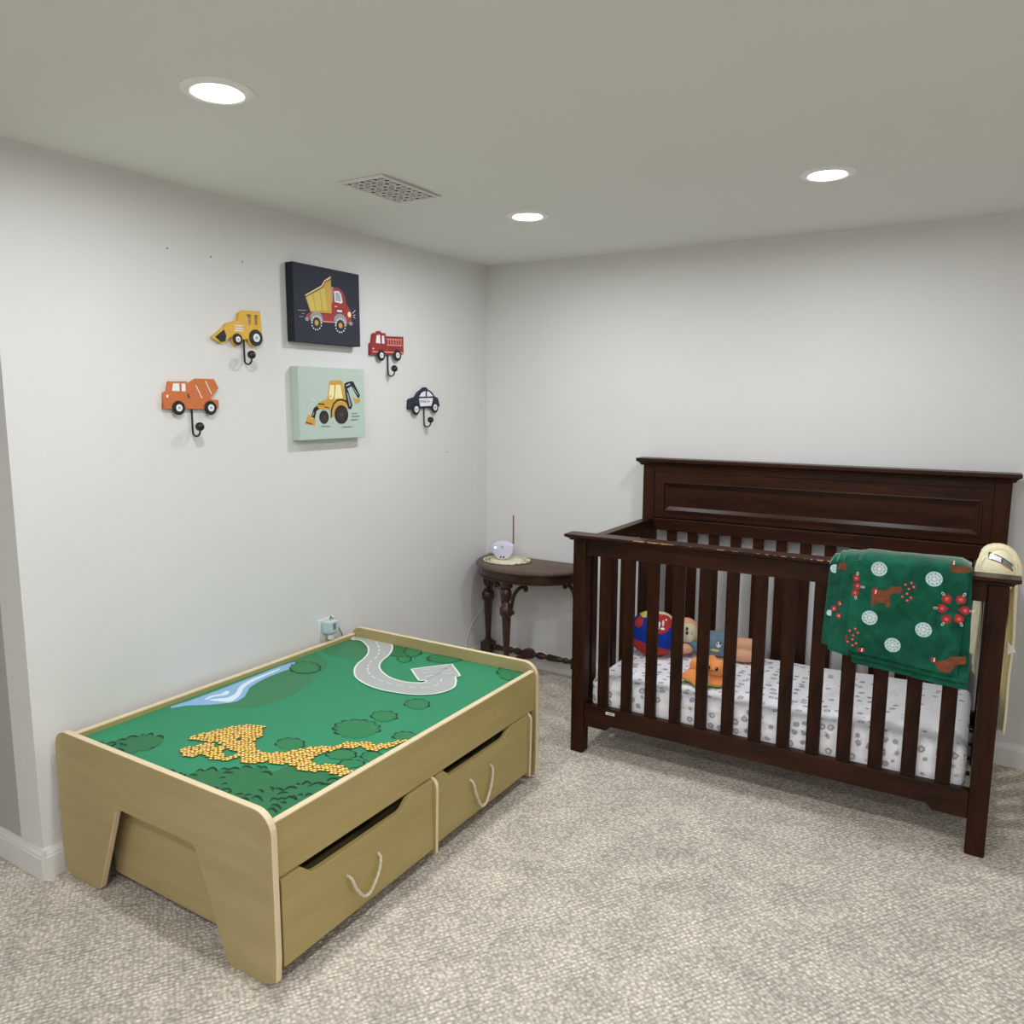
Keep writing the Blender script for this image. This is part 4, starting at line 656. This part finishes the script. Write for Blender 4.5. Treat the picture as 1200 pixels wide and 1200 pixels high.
# ---------------------------------------------------------------- green blanket folded over the front rail
t = thing('folded_blanket', 'green plush holiday blanket folded over the front crib rail', 'blanket', (2.05,-.80,.55))
def surf(x, z, y): return y - noise.noise(Vector((x*9, 4, z*9)))*.0045 - noise.noise(Vector((x*26, 1, z*26)))*.0012
def drape(name, xa, xb, zb, y_out, ztop, thick, back_y, back_z, skew=0, tilt=0, nxx=36, parent=t, rnd=.020):
    # an inverted U of cloth: front hangs down to zb, back to back_z
    path = []
    for k in range(22): path.append((y_out, zb+(ztop-.024-zb)*k/21, 0))
    for k in range(1,9):
        a = math.pi*k/9; yc = (y_out+back_y)/2; R = (back_y-y_out)/2; path.append((yc-R*math.cos(a), ztop-.024+.024*math.sin(a), 1))
    for k in range(10): path.append((back_y, ztop-.024-(ztop-.024-back_z)*k/9, 2))
    bm = bmesh.new(); grid = []
    for i in range(nxx+1):
        u = i/nxx; row = []
        for (y, z, s) in path:
            x = xa+(xb-xa)*u + skew*(ztop-z)
            if s == 0: e = min(u, 1-u)*(xb-xa); zz = z + (tilt*(u-.5)) * (1-(z-zb)/(ztop-zb)); y2 = surf(x, zz, y); 
            else: zz, y2 = z, y
            if s == 0 and e < .02: y2 += (.02-e)*.25
            if s == 1 and min(u,1-u) < .08: zz -= (.08-min(u,1-u))*.16
            row.append(bm.verts.new((x, y2, zz + (noise.noise(Vector((x*12,y*12,5)))*.003 if s == 1 else 0))))
        grid.append(row)
    for i in range(nxx):
        for j in range(len(path)-1): bm.faces.new((grid[i][j], grid[i+1][j], grid[i+1][j+1], grid[i][j+1]))
    for f in bm.faces: f.smooth = True
    me = bpy.data.meshes.new(name); bm.to_mesh(me); bm.free(); me.transform(Matrix.Translation(-world_of(parent))); me.materials.append(MATS['green_plush'])
    o = bpy.data.objects.new(name, me); C.objects.link(o); o.parent = parent
    s = o.modifiers.new('solid', 'SOLIDIFY'); s.thickness = thick; s.offset = 0
    b = o.modifiers.new('bev', 'BEVEL'); b.width = thick*.42; b.segments = 3; b.limit_method = 'ANGLE'; b.angle_limit = math.radians(50)
    return o
drape('inner_fold', 1.905, 2.226, .548, -.812, .893, .010, -.722, .62, skew=.06, tilt=-.030)
drape('middle_fold', 1.908, 2.232, .571, -.823, .904, .010, -.716, .64, skew=.045, tilt=-.028)
drape('outer_fold', 1.921, 2.228, .594, -.836, .918, .011, -.710, .66, skew=-.040, tilt=-.030)
drape('side_fold', 1.846, 1.93, .604, -.813, .896, .010, -.722, .70, skew=-.05, tilt=-.01, nxx=12)
drape('side_fold', 1.868, 1.93, .590, -.824, .908, .009, -.716, .70, skew=-.045, tilt=-.01, nxx=12)
drape('side_fold', 1.888, 1.935, .600, -.832, .914, .008, -.716, .70, skew=-.04, tilt=-.01, nxx=12)
YS = -.8432
class Cloth(MB):
    lift = 0
    def pt(s, x, z, d=0): return (x, surf(x, z, YS+.0012)-.0004-d, z)
    def poly(s, mname, pts, d=0):
        c = (sum(p[0] for p in pts)/len(pts), sum(p[1] for p in pts)/len(pts)); n = len(pts)
        s.add([s.pt(*c, d)]+[s.pt(p[0],p[1],d) for p in pts], [(0,1+i,1+(i+1)%n) for i in range(n)], mname)
    def disc(s, mname, x, z, r, d=0, n=16): s.poly(mname, [(x+r*math.cos(k*math.tau/n), z+r*math.sin(k*math.tau/n)) for k in range(n)], d)
    def line(s, mname, pts, w_, d=0):
        P = [Vector(p) for p in pts]
        for a, b in zip(P, P[1:]):
            tt = (b-a).normalized(); nn = Vector((-tt.y,tt.x))*w_/2; vs = [a+nn,b+nn,b-nn,a-nn]; s.add([s.pt(v.x,v.y,d) for v in vs], [(0,1,2,3)], mname)
for i, (x, z) in enumerate(FLAKES):
    m = Cloth(); m.disc('flake', x, z, .0225, .0002, 28)
    for k in range(8):
        a = k*math.tau/8+i; ca, sa = math.cos(a), math.sin(a)
        m.line('slate', [(x+.005*ca,z+.005*sa),(x+.020*ca,z+.020*sa)], .0011, .0005); m.disc('slate', x+.0155*math.cos(a+.39), z+.0155*math.sin(a+.39), .0023, .0005, 6)
        m.disc('soft_white', x+.012*ca, z+.012*sa, .0027, .0007, 6)
    m.disc('soft_white', x, z, .005, .0008, 8)
    m.build('snowflake_print', t, fix=False)
def ornament(x, z, ax, az, r=.0140):
    m = Cloth()
    d = Vector((ax,az)).normalized(); n_ = Vector((-d.y,d.x)); c = Vector((x,z))
    pts = [c-d*r*1.25]+[c+n_*r*math.sin(a)*.95+d*r*math.cos(a)*.9 for a in [math.radians(v) for v in range(-115,116,23)]]
    m.poly('ornament', [tuple(p) for p in pts], .0004)
    for k in range(6): a = k*math.pi/3; m.line('dot_pink', [(x,z),(x+r*.5*math.cos(a), z+r*.5*math.sin(a))], .0011, .0008)
    e = c+d*r*.85; L = [e+d*(.0055+.0055*math.cos(a))*1.0+n_*.0028*math.sin(a) for a in [k*math.tau/10 for k in range(11)]]; m.line('soft_white', [tuple(p) for p in L], .0015, .0006)
    m.build('ornament_print', t, fix=False)
for x, z in HEARTS: ornament(x, z, x-HC[0][0], z-HC[0][1]+.001)
for x, z, ax, az in ((1.932,.818,1,-.1),(1.927,.842,.2,1),(1.926,.795,.2,-1)): ornament(x, z, ax, az, .011)
for q_ in MOOSE: 
    # triangulate outlines safely through their centre only when small: use ngons
    m = Cloth(); m.add([m.pt(p[0],p[1],.0002) for p in q_], [list(range(len(q_)))], 'moose'); m.build('moose_print', t, fix=False)
for x, z in DOTS: m = Cloth(); m.disc('ornament', x, z, .0048, .0004, 8); m.disc('dot_pink', x, z, .0025, .0008, 6); m.build('berry_print', t, fix=False)
for q_ in HATS:
    m = Cloth()
    m.poly('ornament', q_, .0004); cxx = sum(p[0] for p in q_)/4; czz = sum(p[1] for p in q_)/4; m.line('soft_white', [(cxx+.002,czz-.006),(cxx+.003,czz+.006)], .0035, .0008); m.build('hat_print', t, fix=False)
for x, z, r in ((1.8600,.860,.014),(1.853,.715,.010)): m = MB(); m.lathe([(r,0),(r*.98,.0006)], (x,-.8215,z), 'flake', d=(0,-1,0), n=18); m.build('snowflake_print', t)
for x, z in ((1.884,.752),(1.866,.733),(1.882,.712)): m = MB(); m.lathe([(.0095,0),(.0085,.0006)], (x,-.8315,z), 'ornament', d=(0,-1,0), n=12); m.lathe([(.004,0),(.003,.0006)], (x,-.8322,z), 'dot_pink', d=(0,-1,0), n=8); m.build('ornament_print', t)
one('moose_print', t, 'box', 1.872,1.896,-.8375,-.8368,.862,.884,'moose')

# ---------------------------------------------------------------- yellow towel over the right side rail
t = thing('hooded_towel', 'pale yellow hooded baby towel hanging over the right side rail', 'towel', (2.30,-.60,.36))
def tdrape(name, xo, xi, ya, yb, ztop, zo, zi, thick, amp, mname='towel', seed=0, rag=0, n_=30):
    path = []
    for k in range(18): path.append((xo, zo+(ztop-.035-zo)*k/17, 0))
    for k in range(1,10):
        a = math.pi*k/10; path.append(((xo+xi)/2+(xo-xi)/2*math.cos(a), ztop-.035+.035*math.sin(a), 1))
    for k in range(14): path.append((xi, ztop-.035-(ztop-.035-zi)*k/13, 2))
    bm = bmesh.new(); G = []
    for i in range(n_+1):
        u = i/n_; row = []
        for x, z, s in path:
            y = ya+(yb-ya)*u; f = (ztop-z)/(ztop-zo)
            y = (ya+yb)/2+(y-(ya+yb)/2)*(1+.12*f); x2 = x + (amp*math.sin(u*21+seed+f*1.2)*min(1,f*2.2) if s != 1 else 0) + noise.noise(Vector((u*6,f*3,seed)))*amp
            z2 = z + (rag*math.sin(u*9+seed)*f*f if s == 0 else 0)
            row.append(bm.verts.new((x2,y,z2)))
        G.append(row)
    for i in range(n_):
        for j in range(len(path)-1): bm.faces.new((G[i][j],G[i+1][j],G[i+1][j+1],G[i][j+1]))
    for f in bm.faces: f.smooth = True
    me = bpy.data.meshes.new(name); bm.to_mesh(me); bm.free(); me.transform(Matrix.Translation(-world_of(t))); me.materials.append(MATS[mname])
    o = bpy.data.objects.new(name, me); C.objects.link(o); o.parent = t
    s = o.modifiers.new('solid', 'SOLIDIFY'); s.thickness = thick; s.offset = 0; b = o.modifiers.new('bev', 'BEVEL'); b.width = thick*.4; b.segments = 2; b.limit_method = 'ANGLE'; b.angle_limit = math.radians(50)
    return o
tdrape('towel_inner_layer', 2.328, 2.262, -.68, -.44, .905, .47, .55, .007, .004, seed=1.3)
tdrape('towel_outer_layer', 2.345, 2.252, -.665, -.45, .925, .36, .60, .008, .007, seed=.4, rag=.02)
hc = Vector((2.300,-.655,.868)); hr = Vector((.048,.040,.070))
m = MB(); m.ball(hc, tuple(hr), 'towel', 28, 18); m.build('towel_hood', t, smooth=True)
m = MB(); m.tube([(hc.x-.052*math.cos(math.pi*k/20)*(1.0), hc.y+.012, hc.z-.004+.079*math.sin(math.pi*k/20)) for k in range(21)], .0115, 'towel', 10); m.build('hood_binding', t, smooth=True)
m = MB()
def hood(mname, pts, lift):
    vs = []
    for x, z in pts:
        k = max(.02, 1-(x/hr.x)**2-(z/hr.z)**2); vs.append((hc.x+x, hc.y-hr.y*math.sqrt(k)-lift, hc.z+z))
    m.add(vs, [list(range(len(vs)))], mname)
def band(mname, x0, x1, zf, hw, lift, n_=8):
    for k in range(n_):
        a = x0+(x1-x0)*k/n_; b = x0+(x1-x0)*(k+1)/n_
        hood(mname, [(a,zf(a)-hw(a)),(b,zf(b)-hw(b)),(b,zf(b)+hw(b)),(a,zf(a)+hw(a))], lift)
zf = lambda x: .050-.30*(x+.010)-7*(x+.008)**2 if x > -.034 else .050
band('plaque_navy', -.030, .036, zf, lambda x: .0098, .0006)
band('white', -.027, .008, zf, lambda x: .0068, .0012)
band('slate', .008, .033, zf, lambda x: .0066, .0012)
band('orange_plush', .004, .034, lambda x: zf(x)-.0092, lambda x: .0018, .0014)
band('plaque_navy', .004, .008, zf, lambda x: .0062, .0018, 2)
m.build('team_emblem', t, fix=False)
m = MB(); m.prism([(2.340,.672),(2.342,.632),(2.362,.645)], 'y', -.712, -.709, 'soft_white'); m.build('care_label', t)

# ---------------------------------------------------------------- half-moon table
t = thing('half_moon_table', 'old dark walnut half moon table against the back wall', 'table', (.305,-.15,0))
cx, ax_, by = .325, .308, .322
def half(sx, sy, y0=-.006, n_=48, e=2.25):
    pts = []
    for k in range(n_+1):
        a = math.pi*k/n_; c, s_ = math.cos(a), math.sin(a)
        pts.append((cx-sx*math.copysign(abs(c)**(2/e), c), y0-sy*abs(s_)**(2/e)))
    return pts
def stack(name, layers, mname, parent, **k):
    m = MB(); vs = []; n_ = len(layers[0][0])
    for pts, z in layers: vs += [(p[0],p[1],z) for p in pts]
    m.add(vs, [(i*n_+j, i*n_+(j+1)%n_, (i+1)*n_+(j+1)%n_, (i+1)*n_+j) for i in range(len(layers)-1) for j in range(n_)]+[list(range(n_))[::-1], list(range((len(layers)-1)*n_, len(layers)*n_))], mname)
    return m.build(name, parent, **k)
stack('tabletop', [(half(ax_-.012,by-.014),.558),(half(ax_-.003,by-.004),.562),(half(ax_,by),.567),(half(ax_,by),.572),(half(ax_-.006,by-.007),.5775),(half(ax_-.012,by-.014),.580)], 'walnut_top', t, smooth=True)
stack('apron', [(half(ax_-.018,by-.020),.512),(half(ax_-.014,by-.015),.515),(half(ax_-.014,by-.015),.520),(half(ax_-.022,by-.024),.523),(half(ax_-.022,by-.024),.558)], 'walnut', t, smooth=True)
def leg(x, y):
    m = MB()
    m.lathe([(.024,.40),(.016,.407),(.013,.414),(.022,.428),(.027,.452),(.024,.470),(.018,.480),(.030,.488),(.030,.513)], (x,y,0), 'walnut', n=16)
    m.lathe([(.020,.332),(.026,.344),(.033,.352),(.034,.386),(.027,.396),(.020,.402)], (x,y,0), 'walnut', n=8)
    m.lathe([(.013,.148),(.014,.15),(.022,.325),(.022,.332)], (x,y,0), 'walnut', n=10)
    m.lathe([(.012,.148),(.017,.143),(.015,.137),(.022,.130),(.029,.121)], (x,y,0), 'walnut', n=16)
    m.box(x-.029,x+.029,y-.029,y+.029,.068,.121,'walnut')
    m.lathe([(.014,0),(.020,.006),(.026,.030),(.024,.052),(.016,.060),(.022,.068)], (x,y,0), 'walnut', n=16)
    o = m.build('leg', t, smooth=True); return o
la = leg(.058,-.072); leg(.592,-.072); leg(.303,-.285)
def bracket(x, y, dx, dy):
    m = MB(); p = [(.018,.366),(.026,.390),(.030,.420),(.040,.455),(.060,.482),(.082,.494),(.096,.490),(.099,.478)]
    pts = smoothline([(a,b) for a,b in p], 4)
    m.tube([(x+dx*a, y+dy*a, z) for a, z in pts], [.0075+.002*math.sin(math.pi*i/(len(pts)-1)) for i in range(len(pts))], 'walnut', 8)
    m.ball((x+dx*.093,y+dy*.093,.480), .0125, 'walnut', 12, 8); m.ball((x+dx*.030,y+dy*.030,.362), .011, 'walnut', 12, 8)
    m.build('scroll_bracket', t, smooth=True)
bracket(.303,-.285,-.93,.37); bracket(.303,-.285,.93,.37); bracket(.058,-.072,.75,-.25); bracket(.592,-.072,-.75,-.25)
def turned(a, b):
    a, b = Vector(a), Vector(b); L = (b-a).length
    f = [(0,.010),(.08,.013),(.12,.009),(.16,.015),(.22,.016),(.27,.010),(.32,.014),(.62,.018),(.68,.010),(.74,.014),(.80,.019),(.88,.018),(.93,.010),(1,.014)]
    m = MB(); m.lathe([(r, k*L) for k, r in f], a, 'walnut', d=(b-a), n=12); m.build('stretcher', t, smooth=True)
turned((.086,-.072,.095),(.272,-.072,.095)); turned((.564,-.072,.095),(.338,-.072,.095)); turned((.303,-.258,.095),(.305,-.105,.095))
m = MB(); m.lathe([(.016,.070),(.033,.078),(.035,.095),(.033,.112),(.016,.120)], (.305,-.072,0), 'walnut', n=12); m.build('stretcher_hub', t, smooth=True)

# doily, monitor, cord
t = thing('doily', 'cream lace doily spread on the half moon table under the baby monitor', 'doily', (.205,-.125,.580))
n_ = 96; m = MB(); out_, in_ = [], []
for k in range(n_):
    a = k*math.tau/n_; r = 1+.05*abs(math.sin(a*9)); w2 = .0015*math.sin(a*17)
    out_.append((.205+.118*r*math.cos(a), -.125+.098*r*math.sin(a), .5822+abs(w2)+(.004 if math.cos(a) > .75 else 0)*abs(math.sin(a*11)))); in_.append((.205+.088*math.cos(a), -.125+.072*math.sin(a), .5835))
m.add(in_, [list(range(n_))], 'lace')
# open lace border: alternating bars with holes between
m2 = MB()
for k in range(0, n_, 3):
    i2 = (k+1)%n_; m2.add([in_[k],in_[i2],out_[i2],out_[k]], [(0,1,2,3)], 'lace')
def loop(P, r): m2.tube(P+[P[0]], r, 'lace', 6)
loop([Vector(p)+Vector((0,0,.0008)) for p in out_], .0028); loop([Vector(p)+Vector((0,0,.0003)) for p in in_], .0022)
loop([(Vector(a)*.5+Vector(b)*.5)+Vector((0,0,.0006)) for a, b in zip(out_, in_)], .0018)
o = m.build('lace_centre', t, fix=False); s_ = o.modifiers.new('s','SOLIDIFY'); s_.thickness = .0018
m2.build('lace_border', t, smooth=True, fix=False)

t = thing('baby_monitor', 'pale lilac shield-shaped baby monitor standing on the lace doily', 'baby monitor', (.183,-.125,.5855))
def shield(s_):
    pts = smoothline([(-.057,.062),(-.050,.074),(-.022,.086),(0,.088),(.022,.086),(.050,.074),(.057,.062),(.053,.036),(.036,.012),(.014,0),(-.014,0),(-.036,.012),(-.053,.036)], 4, True)
    return [(.183+p[0]*s_, .5865+.047+(p[1]*1.07-.047)*s_) for p in pts]
def shell(layers, mname, name, parent):
    m = MB(); vs = []; n_ = len(shield(1)); 
    q = Matrix.Rotation(math.radians(18), 3, 'Z')
    for s_, y in layers: vs += [tuple(Vector((.183,-.125,0))+q@Vector((p[0]-.183, y, p[1]))) for p in shield(s_)]
    m.add(vs, [(i*n_+j, i*n_+(j+1)%n_, (i+1)*n_+(j+1)%n_, (i+1)*n_+j) for i in range(len(layers)-1) for j in range(n_)]+[list(range(n_))[::-1], list(range((len(layers)-1)*n_, len(layers)*n_))], mname)
    return m.build(name, parent, smooth=True)
bd = shell([(.80,.026),(.95,.020),(1,.008),(1,-.008),(.95,-.017),(.86,-.020)], 'monitor', 'monitor_body', t)
q_ = Matrix.Rotation(math.radians(18), 3, 'Z')
def onmon(x, z, y=-.0205): return tuple(Vector((.183,-.125,0))+q_@Vector((x, y, z)))
fd = tuple(q_ @ Vector((0,-1,0)))
m = MB()
for x in (-.008,.008): m.lathe([(.0048,0),(.004,.0012)], onmon(x,.600), 'ink', d=fd, n=12)
m.lathe([(.007,0),(.006,.0012)], onmon(0,.652), 'glass', d=fd, n=12); m.build('control_buttons', bd)
one('indicator_light', bd, 'lathe', [(.0042,0),(.003,.0012)], onmon(-.036,.648), 'led', d=fd, n=12)
one('antenna', t, 'lathe', [(.0042,0),(.0036,.15),(.0044,.153),(.0044,.158)], onmon(.050,.652,.012), 'stick', n=10, smooth=True)

m = MB(); pts = smoothline([(.120,-.055,.590),(.060,-.020,.586),(.020,-.0065,.583),(.0085,-.010,.560),(.007,-.02,.42),(.007,-.035,.33),(.007,-.058,.285),(.007,-.107,.258),(.007,-.163,.211),(.007,-.202,.153),(.019,-.26,.03)], 6)
m.tube(pts, .0022, 'cable_white', 6)
tag(m.build('monitor_cord', smooth=True), 'thin white cord running down the corner beside the half moon table', 'cord')

# ---------------------------------------------------------------- wall outlet, adapter, plug
t = thing('wall_outlet', 'white wall outlet plate just above the back edge of the play table', 'outlet', (0,-1.1915,.385))
m = MB(); m.frustum((-1.2365,-1.1465,0,1), 0, (0,1,0,1), 1, 'outlet') if False else None
one('cover_plate', t, 'prism', [(-1.2365,.388),(-1.1465,.388),(-1.1465,.505),(-1.2365,.505)], 'x', 0, .006, 'outlet', bevel=.003)
m = MB()
for z in (.421,.472):
    m.lathe([(.017,0),(.0165,.0018)], (.0055,-1.1915,z), 'outlet', d=(1,0,0), n=18)
    for dy in (-.006,.006): m.box(.0072,.0078,-1.1915+dy-.001,-1.1915+dy+.001,z-.002,z+.007,'slate')
m.build('sockets', t)
t = thing('power_adapter', 'pale blue plug-in adapter in the wall outlet', 'adapter', (.03,-1.195,.455))
m = MB(); m.frustum((.0085,.056,-1.222,-1.172), .458, (.0085,.056,-1.222,-1.172), .502, 'adapter'); a_ = m.build('adapter_body', t, bevel=.006, segs=3)
one('adapter_base', t, 'frustum', (.0085,.048,-1.217,-1.177), .448, (.0085,.058,-1.224,-1.170), .460, 'adapter', bevel=.003)
m = MB(); m.box(.0562,.0568,-1.205,-1.190,.468,.494,'slate'); m.build('rating_label', a_)
one('power_plug', t, 'lathe', [(.004,.0),(.011,.004),(.0135,.012),(.011,.021),(.006,.026)], (.034,-1.198,.421), 'outlet', n=14, smooth=True)
m = MB(); m.tube(smoothline([(.030,-1.195,.500),(.028,-1.190,.514),(.020,-1.180,.512),(.012,-1.160,.494),(.009,-1.140,.470),(.008,-1.120,.44),(.008,-1.104,.405),(.010,-1.09,.30)], 5), .002, 'cable_dark', 6)
tag(m.build('adapter_cord', smooth=True), 'dark thin cord from the adapter curving behind the play table', 'cord')
m = MB(); m.tube(smoothline([(.034,-1.190,.428),(.026,-1.170,.430),(.014,-1.150,.405),(.012,-1.14,.30)], 5), .0018, 'cable_white', 6)
tag(m.build('plug_cord', smooth=True), 'short pale cord dropping from the lower plug of the outlet', 'cord')
